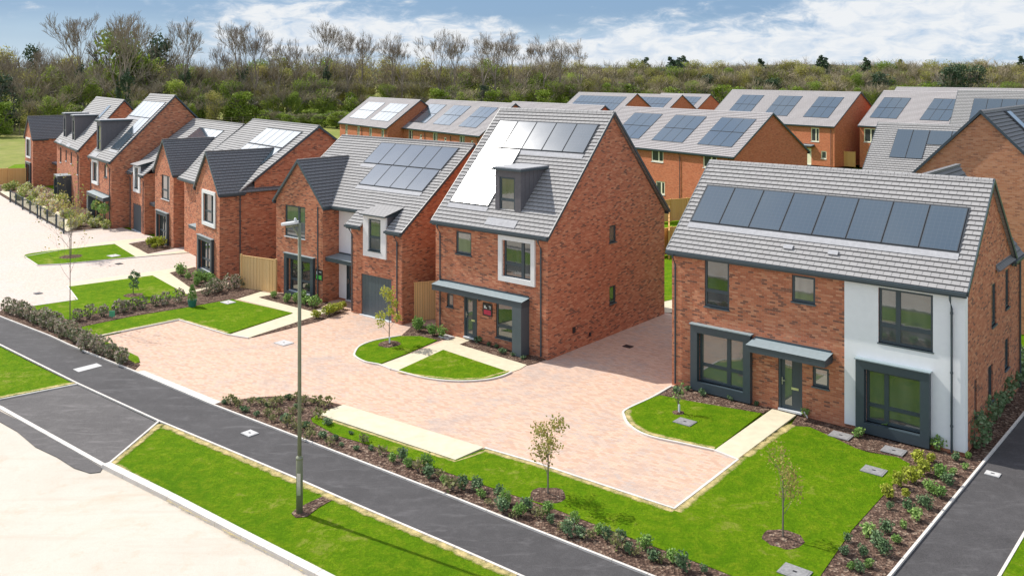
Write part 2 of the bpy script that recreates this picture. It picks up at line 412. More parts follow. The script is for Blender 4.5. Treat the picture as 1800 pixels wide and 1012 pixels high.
def tag(o, label=None, cat=None, group=None, kind=None):
    for k, v in (('label', label), ('category', cat), ('group', group), ('kind', kind)):
        if v: o[k] = v
    return o


def empty(name, loc, rz=0, label=None, cat=None, group=None):
    o = bpy.data.objects.new(name, None); COL.objects.link(o); o.location = loc; o.rotation_euler = (0, 0, rz); o.empty_display_size = .3
    return tag(o, label, cat, group)


def dup(o, loc, rz=0, sc=None, label=None, group=None, parent=None):
    c = o.copy(); COL.objects.link(c)
    if parent is None:
        c.location = loc; c.rotation_euler = (0, 0, rz)
        if sc: c.scale = sc
        if label: c['label'] = label
        if group: c['group'] = group
    else: c.parent = parent
    for ch in o.children: dup(ch, None, parent=c)
    return c


def G(px, py, z=0.): t = (CH-z)*F/(py-YH); return V((px-CX)/F*t, t, z)


def ang(xv): return math.atan2(-F, CX-xv)

# ---------------------------------------------------------------- ground


def sheet(name, pts, z, mat, world=False, kind='structure', thick=.0):
    P = [p if world else G(*p) for p in pts]; P = [V(p[0], p[1], z) for p in P]
    a = sum(P[i].x*P[(i+1) % len(P)].y-P[(i+1) % len(P)].x*P[i].y for i in range(len(P)))
    if a < 0: P.reverse()
    b = MB(mat)
    for t in tessellate_polygon([P]):
        q = [P[i] for i in t]; b.face(q if (q[1]-q[0]).cross(q[2]-q[0]).z > 0 else q[::-1])
    if thick:
        for i in range(len(P)):
            p, q = P[i], P[(i+1) % len(P)]; b.face([p-V(0, 0, thick), q-V(0, 0, thick), q, p])
    return tag(b.build(name), kind=kind)


def smooth_line(P, n=6):
    Q = []
    for i in range(len(P)-1):
        p0 = P[max(i-1, 0)]; p1 = P[i]; p2 = P[i+1]; p3 = P[min(i+2, len(P)-1)]
        for k in range(n):
            t = k/n; Q.append(tuple(.5*((2*p1[j])+(-p0[j]+p2[j])*t+(2*p0[j]-5*p1[j]+4*p2[j]-p3[j])*t*t+(-p0[j]+3*p1[j]-3*p2[j]+p3[j])*t**3) for j in (0, 1)))
    Q.append(P[-1]); return Q


def ribbon(name, pts, w, z0, z1, mat, smooth=False, side=0, kind='structure', seg=0):
    pts = smooth_line(pts) if smooth else pts
    P = [G(*p) for p in pts]
    if seg:
        Q = [P[0]]
        for p in P[1:]:
            d = (p-Q[-1]).length; n = max(1, int(d/seg)); a = Q[-1]
            for k in range(1, n+1): Q.append(a.lerp(p, k/n))
        P = Q
    b = MB(mat); A = []; B = []
    for i, p in enumerate(P):
        d = (P[min(i+1, len(P)-1)]-P[max(i-1, 0)]); d.z = 0; d.normalize(); n = V(-d.y, d.x, 0)
        A.append(p+n*w*(.5+side*.5)); B.append(p-n*w*(.5-side*.5))
    for i in range(len(P)-1):
        q = [A[i], B[i], B[i+1], A[i+1]]
        if seg: g = .006; e = (q[3]-q[0]).normalized()*g; q = [q[0]+e, q[1]+e, q[2]-e, q[3]-e]
        lo = [V(c.x, c.y, z0) for c in q]; hi = [V(c.x, c.y, z1) for c in q]
        b.face(hi, 0, [(0, 0), (1, 0), (1, 1), (0, 1)])
        for k in range(4): b.face([lo[k], lo[(k+1) % 4], hi[(k+1) % 4], hi[k]])
    return tag(b.build(name), kind=kind)


def ground():
    k = NM('field_soil'); w = k.coord('world'); n = k.noise(w, .07, 8, .75); f = k.noise(w, .5, 6, .8)
    c = k.ramp(n, [(.35, (.15, .19, .035)), (.5, (.24, .25, .06)), (.68, (.33, .27, .13))]); c = k.mix(k.math('MULTIPLY', k.math('SUBTRACT', f, .42), 3, cl=True), c, (.12, .15, .03)); k.done(c, .95, .1)
    sheet('ground', [(-1500, -200), (2500, -200), (2500, 4500), (-1500, 4500)], -.06, 'field_soil', True)
    # distant low hills
    b = MB('hill_far')
    k = NM('hill_far'); n = k.noise(k.coord('world'), .02, 5); k.done(k.ramp(n, [(.35, (.05, .075, .06)), (.65, (.10, .12, .09))]), .95, .1)
    for r, (Y, h, x0, x1) in enumerate(((2300, 33, -2200, 2600), (1700, 22, -300, 2200))):
        nx = 60; top = []
        for i in range(nx+1):
            x = x0+(x1-x0)*i/nx; hh = h*(.72+.28*math.sin(i*.21+r)+.10*math.sin(i*.9+2*r)); top.append((x, hh))
        for i in range(nx):
            (xa, ha), (xb, hb) = top[i], top[i+1]
            b.face([V(xa, Y-260, -1), V(xb, Y-260, -1), V(xb, Y, hb), V(xa, Y, ha)]); b.face([V(xa, Y, ha), V(xb, Y, hb), V(xb, Y+400, -1), V(xa, Y+400, -1)])
    tag(b.build('hills'), kind='structure')
    # estate ground behind the houses: grass gardens
    sheet('garden_grass', [(-66, 120), (-45, 60), (-25, 40), (0, 30), (60, 20), (120, 60), (120, 180), (20, 130), (-40, 140)], -.03, 'lawn_grass', True)
    # back estate road seen between roofs
    sheet('paved_ground', [(-320, 430), (-280, 330), (-90, 300), (30, 300), (200, 396), (430, 470), (780, 560), (960, 590), (1166, 545), (1200, 560), (1260, 760), (1300, 812), (1190, 895), (850, 790), (560, 735), (375, 713), (240, 655), (90, 592), (0, 557), (-300, 440)], 0, 'block_paving')
    sheet('paved_ground', [(-300, 434), (-260, 330), (-60, 310), (30, 330), (200, 396), (350, 440), (350, 470), (130, 500), (135, 528), (45, 541), (0, 547), (-200, 470)], .006, 'pale_block_paving')
    P1 = [(-420, 400), (-200, 477), (0, 557), (90, 592), (122, 607), (240, 655), (375, 712.5), (517, 767), (806, 879), (908, 920), (1139, 1011), (1420, 1125)]
    P2 = [(-420, 450), (-200, 528), (0, 607), (136, 675), (279, 741), (375, 781), (522, 843), (620, 886), (800, 963), (909, 1011), (1200, 1140)]
    sheet('footway', P1+P2[::-1], .004, 'asphalt')
    K = [(-300, 600), (0, 716), (186, 820), (300, 877), (430, 945), (560, 1012), (900, 1190)]
    sheet('road', [(-600, 560), (-420, 560), (-300, 604)]+K[1:]+[(900, 2600), (-1500, 2600), (-2600, 900)], -.02, 'pale_road')
    sheet('road_far', [(120, 14), (-150, 30), (-200, -160), (200, -160)], -.04, 'pale_block_paving', True)
    # driveway crossover
    sheet('crossover', [(-200, 640), (0, 703), (136, 677), (275, 742), (192, 816), (186, 820), (0, 716)], .008, 'asphalt_worn')
    sheet('asphalt_strip', [(-200, 642), (0, 722), (60, 752), (180, 822), (176, 829), (158, 831), (130, 822), (100, 803), (62, 785), (30, 758), (0, 741), (-200, 660)], .002, 'asphalt_worn')
    # verges
    sheet('verge_grass', [(-420, 455), (-200, 532), (0, 611), (131, 676), (0, 701), (-200, 636), (-420, 540)], .03, 'lawn_grass', thick=.03)
    sheet('verge_grass', [(283, 746), (375, 785), (522, 847), (620, 890), (800, 967), (905, 1014), (1200, 1144), (900, 1185), (566, 1010), (432, 943), (302, 875), (196, 817)], .03, 'lawn_grass', thick=.03)
    # beds
    sheet('planting_bed', [(-200, 466), (0, 548), (12, 536), (40, 545), (122, 573), (180, 602), (246, 641), (234, 653), (90, 591), (0, 556), (-200, 475)], .03, 'bark_mulch', thick=.03)
    sheet('planting_bed', [(123, 573), (139, 576), (230, 557), (333, 540), (417, 525), (460, 512), (476, 503), (420, 495), (330, 517), (150, 553), (80, 557), (100, 565)], .034, 'bark_mulch', thick=.03)
    sheet('planting_bed', smooth_line([(376, 711), (433, 701), (489, 697), (528, 697), (561, 703), (603, 713)])+[(557, 728), (546, 736), (549, 743), (592, 767), (655, 785), (783, 831), (850, 854), (985, 900), (1108, 947), (1262, 1004), (1400, 1060), (1400, 1112), (1139, 1009), (908, 918), (806, 877), (517, 765)], .03, 'bark_mulch', thick=.03)
    sheet('planting_bed', [(455, 523), (485, 517), (540, 512), (575, 520), (577, 533), (548, 547)], .03, 'bark_mulch', thick=.03)
    sheet('planting_bed', [(437, 594), (600, 541), (612, 546), (560, 565), (450, 592)], .02, 'bark_mulch', thick=.02)
    sheet('planting_bed', [(704, 592), (726, 572), (770, 575), (806, 586), (769, 600), (738, 592)], .03, 'bark_mulch', thick=.03)
    sheet('planting_bed', [(808, 606), (838, 594), (850, 588), (962, 628), (960, 632), (940, 639), (927, 642)], .03, 'bark_mulch', thick=.03)
    sheet('planting_bed', [(1176, 684), (1190, 676), (1368, 708), (1366, 714), (1341, 727), (1210, 706), (1160, 695)], .03, 'bark_mulch', thick=.03)
    sheet('planting_bed', [(1389, 749), (1409, 722), (1500, 742), (1700, 792), (1790, 655), (1812, 640), (1840, 676), (1799, 727), (1564, 1010), (1480, 1110), (1380, 1110), (1444, 1011), (1497, 934), (1558, 866), (1600, 817), (1577, 805), (1503, 789), (1423, 752)], .03, 'bark_mulch', thick=.03)
    sheet('planting_bed', [(226, 429), (272, 421), (310, 430), (306, 437), (260, 446)], .03, 'bark_mulch', thick=.03)
    sheet('planting_bed', [(298, 480), (342, 470), (392, 488), (395, 500), (340, 510)], .03, 'bark_mulch', thick=.03)
    sheet('planting_bed', [(-20, 330), (60, 320), (190, 372), (194, 400), (112, 409), (70, 386), (0, 343)], .03, 'bark_mulch', thick=.03)
    # lawns
    sheet('lawn', [(48, 541), (119, 529), (134, 528), (119, 505), (268, 485), (322, 515), (330, 520), (200, 545), (122, 563), (80, 556)], .045, 'lawn_grass', thick=.045)
    sheet('lawn', [(139, 577), (230, 558), (333, 541), (408, 527), (514, 551), (400, 588), (314, 563), (168, 594)], .045, 'lawn_grass', thick=.045)
    sheet('lawn', [(168, 596), (190, 603), (243, 628), (246, 637), (238, 640), (185, 607)], .045, 'lawn_grass', thick=.045)
    sheet('lawn', smooth_line([(43, 453), (50, 447), (110, 439)])+[(202, 430), (238, 452), (110, 464), (66, 466)], .045, 'lawn_grass', thick=.045)
    sheet('lawn', smooth_line([(667, 641), (642, 636), (626, 628), (625, 620), (633, 610), (660, 600)])+[(704, 592), (738, 592), (769, 599), (711, 624)], .045, 'lawn_grass', thick=.045)
    sheet('lawn', [(698, 653), (779, 616)]+smooth_line([(895, 655), (880, 662), (850, 668), (800, 670), (745, 664), (698, 653)]), .045, 'lawn_grass', thick=.045)
    sheet('lawn', [(1160, 696), (1185, 701), (1210, 706), (1339, 728), (1256, 792)]+smooth_line([(1256, 792), (1200, 781), (1139, 766), (1110, 749), (1099, 733), (1102, 722), (1145, 701)]), .045, 'lawn_grass', thick=.045)
    sheet('lawn', [(557, 731), (590, 742), (800, 811), (852, 791), (943, 818), (1182, 898), (1190, 898), (1298, 811), (1390, 750), (1423, 752), (1466, 771), (1503, 789), (1527, 797), (1577, 805), (1600, 817), (1558, 866), (1497, 934), (1444, 1011), (1380, 1110), (1400, 1060), (1262, 1004), (1108, 947), (985, 900), (850, 854), (783, 831), (655, 785), (592, 767), (549, 743), (547, 737)], .045, 'lawn_grass', thick=.045)
    sheet('lawn', [(1761, 1014), (1802, 938), (1900, 800), (2000, 900), (1900, 1100)], .045, 'lawn_grass', thick=.045)
    sheet('lawn', [(1150, 470), (1200, 460), (1215, 520), (1160, 532)], .03, 'lawn_grass')
    # paths and slabs
    sheet('path', [(405, 588), (516, 551), (417, 526), (458, 513), (483, 516), (457, 524), (549, 548), (590, 535), (601, 541), (437, 595)], .02, 'slab_concrete', thick=.02)
    sheet('path', [(667, 642), (812, 588), (838, 594), (808, 606), (927, 641), (914, 649), (897, 655), (779, 616), (698, 653), (688, 650)], .02, 'slab_concrete', thick=.02)
    sheet('path', [(557, 729), (604, 713), (850, 788), (800, 810)], .05, 'slab_concrete', thick=.05)
    sheet('path', [(1256, 793), (1296, 809), (1409, 724), (1368, 713)], .05, 'slab_concrete', thick=.05)
    sheet('path', [(202, 430), (225, 427), (260, 447), (298, 444), (330, 440), (350, 444), (238, 453)], .02, 'slab_concrete', thick=.02)
    sheet('path', [(43, 452), (90, 438), (225, 421), (270, 418), (226, 427), (110, 440), (48, 449)], .012, 'slab_concrete', thick=.012)
    sheet('path', [(119, 505), (122, 497), (250, 480), (335, 468), (342, 470), (298, 480), (345, 508), (395, 498), (420, 500), (330, 518), (268, 485)], .02, 'slab_concrete', thick=.02)
    sheet('path', [(1160, 532), (1215, 520), (1215, 552), (1160, 549)], .02, 'slab_concrete')
    sheet('path', [(0, 338), (8, 334), (120, 380), (150, 392), (118, 408), (108, 402), (60, 374)], .04, 'slab_concrete')
    sheet('drive_threshold', [(241, 654), (253, 652), (388, 707), (374, 713)], .03, 'kerb_concrete', thick=.03)
    # right-hand path
    sheet('side_path', [(1564, 1012), (1799, 728), (1900, 600), (2100, 640), (1900, 790), (1800, 940), (1757, 1012), (1660, 1180), (1420, 1180)], .012, 'asphalt')
    # edging kerbs
    ribbon('kerb', P1, .07, 0, .055, 'kerb_concrete', seg=.915); ribbon('kerb', P2, .07, 0, .055, 'kerb_concrete', seg=.915)
    ribbon('kerb', [(279, 742), (192, 816)], .07, 0, .055, 'kerb_concrete', seg=.915); ribbon('kerb', [(136, 676), (0, 703), (-200, 640)], .07, 0, .05, 'kerb_concrete', seg=.915)
    ribbon('kerb', K[:3], .15, -.02, .03, 'kerb_concrete', seg=.915); ribbon('kerb', K[2:], .24, -.02, .12, 'kerb_concrete', seg=.915)
    ribbon('kerb', [(1420, 1186), (1566, 1012), (1800, 728), (1900, 602)], .07, 0, .07, 'kerb_concrete', seg=.915)
    ribbon('kerb', [(1660, 1176), (1757, 1014), (1801, 939), (1900, 795)], .07, 0, .06, 'kerb_concrete', seg=.915)
    ribbon('kerb', [(852, 789), (943, 815.6), (1185, 896), (1297, 809.5), (1256, 793)], .08, 0, .06, 'kerb_concrete', seg=.915)
    ribbon('kerb', [(1256, 793), (1200, 781), (1139, 767), (1108, 750), (1097, 732), (1100, 721.5), (1145, 700), (1180, 680)], .08, 0, .06, 'kerb_concrete', True)
    ribbon('kerb', [(687, 650), (667, 642), (642, 637), (625, 628), (623.5, 621), (633, 609), (660, 599), (704, 591)], .08, 0, .06, 'kerb_concrete', True)
    ribbon('kerb', [(688, 650), (745, 665), (800, 671), (850, 669), (880, 663), (899, 655)], .08, 0, .06, 'kerb_concrete', True)
    ribbon('kerb', [(437, 595), (400, 589), (314, 563), (165, 594)], .08, 0, .06, 'kerb_concrete', seg=.915)
    ribbon('kerb', [(43, 541), (119, 530), (136, 528), (118, 504)], .08, 0, .06, 'kerb_concrete', seg=.915)
    ribbon('kerb', [(202, 429.5), (110, 440), (43, 452), (66, 467), (110, 465), (238, 453), (350, 443)], .08, 0, .06, 'kerb_concrete', seg=.915)
    ribbon('kerb', [(-90, 303), (0, 345), (106, 406), (115, 410), (200, 400)], .08, 0, .06, 'kerb_concrete', seg=.915)


ground()


def dry_edges():
    k = NM('dry_grass'); w = k.coord('world'); n = k.noise(w, 3.0, 6, .8); sx = k.new('ShaderNodeSeparateXYZ'); k.L.new(k.coord('UV'), sx.inputs[0]); v = sx.outputs[0]; e = k.math('MULTIPLY', k.math('MULTIPLY', v, k.math('SUBTRACT', 1, v)), 4); k.L.new(k.math('MULTIPLY', k.math('SUBTRACT', k.math('ADD', n, k.math('MULTIPLY', e, .45)), .72), 3.2, cl=True), k.b.inputs['Alpha'])
    k.done(k.ramp(k.noise(w, 14, 5, .7), [(.3, (.42, .34, .14)), (.6, (.58, .46, .22)), (.8, (.40, .40, .10))]), .95, .1)
    for pts, w in (([(852, 793), (943, 819), (1184, 900)], .22), ([(1190, 901), (1298, 812), (1392, 748)], .25), ([(285, 749), (375, 787), (522, 849), (620, 892), (800, 969), (905, 1016)], .26), ([(198, 820), (302, 878), (432, 946), (566, 1013)], .3), ([(283, 747), (197, 818)], .22),
                   ([(1256, 790), (1200, 778), (1139, 763), (1112, 747), (1101, 731), (1107, 722)], .22), ([(698, 655), (745, 662), (800, 668), (850, 666), (895, 653)], .12), ([(0, 700), (131, 674)], .2), ([(168, 592), (314, 561), (400, 586)], .14), ([(560, 734), (800, 813), (852, 795)], .12)):
        o = ribbon('dry_grass_edge', pts, w*1.7, .048, .0485, 'dry_grass', False, side=0)


dry_edges()


def chamber_cover(px, py, s, label, mat='cover_grey', z=.05, rz=None):
    b = MB(mat, 'black_plastic'); b.box(-s, s, -s*.8, s*.8, 0, .02); b.box(-s*.86, s*.86, -s*.68, s*.68, .021, .026); b.box(-.05, .05, -.03, .03, .027, .030, 1)
    o = b.build('inspection_cover', loc=G(px, py)+V(0, 0, z)); o.rotation_euler.z = ang(-1000) if rz is None else rz
    tag(o, label, 'cover')


for c in ((1204, 744, .33, 'square grey cover in the small lawn left of the front path'), (1536, 830, .33, 'grey cover set in the grass near the yellow shrubs'), (1478, 768, .34, 'paving slab cover at the lawn edge below the brick wall'), (1571, 795, .34, 'slab cover in bark under the white rendered wall'), (1397, 1009, .34, 'grey cover at the bottom edge of the photo in the lawn')): chamber_cover(*c)
for c in ((401, 533, .33, 'pale cover in the lawn beside the wing front path'), (200, 451, .38, 'pale cover in the far oval lawn'), (785, 594, .3, 'pale slab in the bark beside the timber fence')): chamber_cover(*c, mat='pale_cover')
for c in ((439, 762, .24, 'small pale square marker plate on the dark footway', 'pale_cover', .01), (1745, 834, .2, 'small pale plate on the side path by the end house', 'pale_cover', .02), (499, 603, .36, 'pale square cover in the block paved drive', 'pale_cover', .006), (1104, 609, .2, 'small dark gully grate in the shaded drive', 'black_plastic', .006), (209, 464, .22, 'small dark grate between the far lawns', 'black_plastic', .01), (67, 516, .22, 'small dark grate in the pale paving on the left', 'black_plastic', .01)): chamber_cover(*c)
tag(sheet('tactile_slab', [(128, 649), (170, 638.5), (180, 643), (138, 654)], .012, 'pale_cover'), kind='structure')

# ---------------------------------------------------------------- houses


def chevron(parent, mat, P, w, lo=-.12, hi=.045):
    b = MB(mat); R_ = []
    for p in P: R_.append([p-w+V(0, 0, lo), p+w+V(0, 0, lo), p+w+V(0, 0, hi), p-w+V(0, 0, hi)])
    for q in R_: b.v += [tuple(x) for x in q]
    def f(*i): b.f.append(i); b.uv.append(None); b.mi.append(0)
    for k in range(len(P)-1):
        for m in range(4): f(k*4+m, k*4+(m+1) % 4, k*4+4+(m+1) % 4, k*4+4+m)
    f(3, 2, 1, 0); n = (len(P)-1)*4; f(n, n+1, n+2, n+3); return b.build('verge', parent)


class House:
    def __init__(s, name, label, O, a, brick='red_multi_brick', tile='grey_roof_tile', course=.21, group=None):
        s.root = empty(name, O, a, label, 'house', group); s.brick = brick; s.tile = tile; s.course = course; s.wall = MB(brick); s.holes = {}

    # --- wall panel with real openings: origin P, run a, height z0..z1, outward normal n
    def panel(s, P, a, n, Lg, z0, z1, holes=(), top=None, mb=None, depth=.1):
        mb = mb or s.wall
        xs = sorted({0, Lg, *[h[0] for h in holes], *[h[1] for h in holes]}); zs = sorted({z0, z1, *[h[2] for h in holes], *[h[3] for h in holes]})
        def pt(x, z): return P+a*x+V(0, 0, z)
        for i in range(len(xs)-1):
            for j in range(len(zs)-1):
                mx, mz = (xs[i]+xs[i+1])/2, (zs[j]+zs[j+1])/2
                if any(h[0] < mx < h[1] and h[2] < mz < h[3] for h in holes): continue
                mb.face([pt(xs[i], zs[j]), pt(xs[i+1], zs[j]), pt(xs[i+1], zs[j+1]), pt(xs[i], zs[j+1])])
        for h in holes:
            c = [pt(h[0], h[2]), pt(h[1], h[2]), pt(h[1], h[3]), pt(h[0], h[3])]; d = -n*depth
            for k in range(4): p, q = c[k], c[(k+1) % 4]; mb.face([p, p+d, q+d, q])
        if top: mb.face([pt(0, z1)]+[pt(Lg, z1)]+[pt(x, z) for x, z in top])

    def roofslope(s, mb, A, a, Lg, sv, S, mi=0, t=.043):
        n = a.cross(sv); c = s.course; k = max(1, round(S/c)); c = S/k
        mb.face([A+n*(-.05), A+a*Lg+n*(-.05), A+a*Lg+n*t, A+n*t], mi)
        for i in range(k):
            p = A+sv*(c*i); q = A+sv*(c*(i+1)); e = a*Lg; u0, u1 = 0, Lg; v0, v1 = s.course*i, s.course*(i+1)
            mb.face([p+n*t, p+e+n*t, q+e+n*.004, q+n*.004], mi, [(u0, v0), (u1, v0), (u1, v1), (u0, v1)])
            if i < k-1: mb.face([q+n*.004, q+e+n*.004, q+e+n*t, q+n*t], mi, [(u0, v1-.002), (u1, v1-.002), (u1, v1), (u0, v1)])
            for X, f in ((V(0, 0, 0), 1), (e, -1)):
                qd = [p+X-n*.05, p+X+n*t, q+X+n*.004, q+X-n*.05]; mb.face(qd if f > 0 else qd[::-1], mi)
        mb.face([A-n*.05, A+sv*S-n*.05, A+a*Lg+sv*S-n*.05, A+a*Lg-n*.05], mi)

    def gutter(s, A, a, Lg, out, mat='anthracite'):
        b = MB(mat); up = V(0, 0, 1)
        b.obox(A+a*Lg/2, a, out, up, Lg/2, .055, -.10, .0); b.obox(A+a*Lg/2-out*.09-up*.02, a, out, up, Lg/2-.02, .03, -.16, -.02)
        return b.build('gutter', s.root)

    def roof(s, x0, x1, ye, ze, yr, zr, yb=None, ov=.12, panels=True):
        yb = 2*yr-ye if yb is None else yb; b = MB(s.tile); sf = V(0, yr-ye, zr-ze); S = sf.length; Lg = x1-x0+2*ov
        s.roofslope(b, V(x0-ov, ye, ze), V(1, 0, 0), Lg, sf.normalized(), S)
        zb = zr-(yb-yr)*(zr-ze)/(yr-ye); sb = V(0, yr-yb, zr-zb); s.roofslope(b, V(x1+ov, yb, zb), V(-1, 0, 0), Lg, sb.normalized(), sb.length)
        rt = b.build('roof', s.root)
        r = MB(s.tile); nseg = max(2, int(Lg/.45))
        for i in range(nseg):
            xa = x0-ov+Lg*i/nseg; xb = x0-ov+Lg*(i+1)/nseg-.012; pr = [V(0, -.13, -.09), V(0, -.09, .0), V(0, 0, .05), V(0, .09, .0), V(0, .13, -.09)]
            P = [[V(x, yr, zr)+q for q in pr] for x in (xa, xb)]
            for k in range(4): r.face([P[0][k], P[1][k], P[1][k+1], P[0][k+1]])
            r.face(P[0]); r.face(P[1][::-1])
        r.build('ridge_tiles', rt)
        # dry verge down both gables
        for X, o in ((x0-ov, -1), (x1+ov, 1)): chevron(rt, 'anthracite', [V(X+o*.02, ye, ze), V(X+o*.02, yr, zr), V(X+o*.02, yb, zb)], V(.022, 0, 0))
        s.gutter(V(x0-ov, ye-.06, ze+.0), V(1, 0, 0), Lg, V(0, -1, 0)); s.gutter(V(x0-ov, yb+.06, zb), V(1, 0, 0), Lg, V(0, 1, 0))
        s.rp = (x0, ye, ze, sf.normalized()); return rt

    def body(s, W, D, he, yr, zr, fh=(), sh=(), y0=0., x1=0., mb=None, slope=None):
        # box with gables on both ends; holes on front given as (x0,x1,z0,z1) local x negative, right side as (y0,y1,z0,z1)
        t = slope or (zr-he)/(yr-y0)
        s.panel(V(x1-W, y0, 0), V(1, 0, 0), V(0, -1, 0), W, 0, he, [(h[0]-x1+W, h[1]-x1+W, h[2], h[3]) for h in fh])
        hb = zr-(y0+D-yr)*t; top = [(yr-y0, zr-.06)] if abs(hb-he) < .3 else [(D, hb), (yr-y0, zr-.06)]
        s.panel(V(x1, y0, 0), V(0, 1, 0), V(1, 0, 0), D, 0, he, [(h[0]-y0, h[1]-y0, h[2], h[3]) for h in sh], top)
        s.panel(V(x1-W, y0+D, 0), V(0, -1, 0), V(-1, 0, 0), D, 0, he, (), [(D-(yr-y0), zr-.06)])
        s.panel(V(x1, y0+D, 0), V(-1, 0, 0), V(0, 1, 0), W, 0, he)

    def finish(s): return s.wall.build('wall', s.root)

    def crossroof(s, xc, hw, yf, yb, ze, zr, tile=None, ov=.1):
        """gable roof with its ridge along y, from the front yf back to yb"""
        b = MB(tile or s.tile); sv = V(hw, 0, zr-ze); S = sv.length; Lg = yb-yf+ov
        s.roofslope(b, V(xc-hw, yb, ze), V(0, -1, 0), Lg, sv.normalized(), S); s.roofslope(b, V(xc+hw, yf-ov, ze), V(0, 1, 0), Lg, V(-hw, 0, zr-ze).normalized(), S)
        b.box(xc-.08, xc+.08, yf-ov, yb, zr-.02, zr+.05)
        rt = b.build('roof', s.root); chevron(rt, 'anthracite_light', [V(xc-hw, yf-ov-.02, ze), V(xc, yf-ov-.02, zr), V(xc+hw, yf-ov-.02, ze)], V(0, .022, 0))
        for sg in (-1, 1): s.gutter(V(xc+sg*(hw+.05), yf-ov, ze), V(0, 1, 0), Lg*.8 if False else min(Lg, 1.6), V(sg, 0, 0))
        return rt

    # --- window in wall plane: P origin, a along, n outward
    def window(s, P, a, n, x0, x1, z0, z1, cols=(), rows=(), mat='anthracite', glass='window_glass', sill='anthracite_light', depth=.09, name='window', fw=.08):
        up = V(0, 0, 1); f = MB(mat); O = P-n*depth
        def bar(xa, xb, za, zb, t0=0, t1=.05): f.obox(O+a*(xa+xb)/2+up*(za+zb)/2, a, up, n, (xb-xa)/2, (zb-za)/2, t0, t1)
        bar(x0, x1, z0, z0+fw); bar(x0, x1, z1-fw, z1); bar(x0, x0+fw, z0+fw, z1-fw); bar(x1-fw, x1, z0+fw, z1-fw)
        cx = [x0+(x1-x0)*c for c in cols]
        for c in cx: bar(c-.075, c+.075, z0+fw, z1-fw, 0, .053)
        for (ca, cb, r) in rows:
            za = z0+(z1-z0)*r; bar(x0+(x1-x0)*ca+.03, x0+(x1-x0)*cb-.03, za-.06, za+.06, 0, .049)
        w = f.build(name, s.root); g = MB(glass); q = O+n*.02
        g.face([q+a*x0+up*z0, q+a*x1+up*z0, q+a*x1+up*z1, q+a*x0+up*z1]); g.build('pane', w)
        if sill:
            b = MB(sill); b.obox(P+a*(x0+x1)/2+up*(z0-.03), a, n, up, (x1-x0)/2+.04, .01, 0, .001) if False else b.box(-((x1-x0)/2+.03), (x1-x0)/2+.03, -depth, .05, -.05, 0, 0, lambda v: P+a*((x0+x1)/2+v.x)+n*v.y+up*(z0+v.z))
            b.build('sill', w)
        return w

    def fwin(s, x0, x1, z0, z1, y=0., **k): return s.window(V(0, y, 0), V(1, 0, 0), V(0, -1, 0), x0, x1, z0, z1, **k)
    def swin(s, y0, y1, z0, z1, x=0., **k): return s.window(V(x, 0, 0), V(0, 1, 0), V(1, 0, 0), y0, y1, z0, z1, **k)

    def surround(s, x0, x1, z0, z1, w=.26, pr=.12, y=0., mat='anthracite', wb=None, cap=True):
        b = MB(mat); yy0, yy1 = y-pr, y+.02; wb = w if wb is None else wb
        b.box(x0, x1, yy0, yy1, z0, z0+wb); b.box(x0, x1, yy0, yy1, z1-w, z1); b.box(x0, x0+w, yy0, yy1, z0+wb, z1-w); b.box(x1-w, x1, yy0, yy1, z0+wb, z1-w)
        o = b.build('window_surround', s.root)
        if cap: c = MB('canopy_grey'); c.box(x0-.04, x1+.04, y-pr-.04, y+.01, z1+.001, z1+.035); c.build('cap', o)
        return o

    def canopy(s, x0, x1, y0, y1, z, h=.24, drop=.1):
        b = MB('anthracite', 'canopy_grey'); b.box(x0, x1, y0, y1, z-h, z); b.face([V(x0-.02, y0-.02, z+.004), V(x1+.02, y0-.02, z+.004), V(x1+.02, y1, z+drop), V(x0-.02, y1, z+drop)], 1)
        b.face([V(x0, y1, z), V(x1, y1, z), V(x1, y1, z+drop), V(x0, y1, z+drop)][::-1], 0); b.box(x0+.04, x1-.04, y1-.05, y1-.003, z+.0, z+drop+.06, 0)
        return b.build('canopy', s.root)

    def door(s, x0, x1, z1=2.1, y=0., z0=.15, glazed=.25, mat='anthracite', handle=True):
        b = MB(mat); b.box(x0, x1, y+.05, y+.10, z0, z1); b.box(x0, x0+.07, y+.0, y+.049, z0, z1); b.box(x1-.07, x1, y+.0, y+.049, z0, z1); b.box(x0+.07, x1-.07, y+.0, y+.049, z1-.07, z1)
        d = b.build('door', s.root)
        if glazed: g = MB('window_glass'); g.box(x0+.22, x0+.22+glazed, y+.04, y+.047, z0+.15, z1-.2); g.build('pane', d)
        if handle:
            h = MB('steel'); h.box(x0+.12, x0+.15, y-.02, y+.04, z0+.85, z0+1.1); h.box(x0+.12, x0+.24, y-.03, y-.012, z0+.98, z0+1.01); h.build('handle', d)
            l = MB('letterplate'); l.box((x0+x1)/2+.02, x1-.15, y+.03, y+.048, z0+.72, z0+.80); l.build('letter_plate', d)
        t = MB('silver_sill'); t.box(x0, x1, y-.08, y+.04, z0-.06, z0); t.build('threshold', d)
        return d

    def downpipe(s, x, y, z1, z0=.1, r=.036):
        b = MB('anthracite'); pts = [(x-.0, y-.28, z1), (x, y-.26, z1-.12), (x, y-.07, z1-.42), (x, y-.07, z0)] if True else []
        b.tube(pts, r, 8); 
        for z in (z1-.6, (z1+z0)/2, z0+.8): b.tube([(x, y-.07, z), (x, y-.07, z+.06)], r*1.35, 8)
        return b.build('downpipe', s.root)

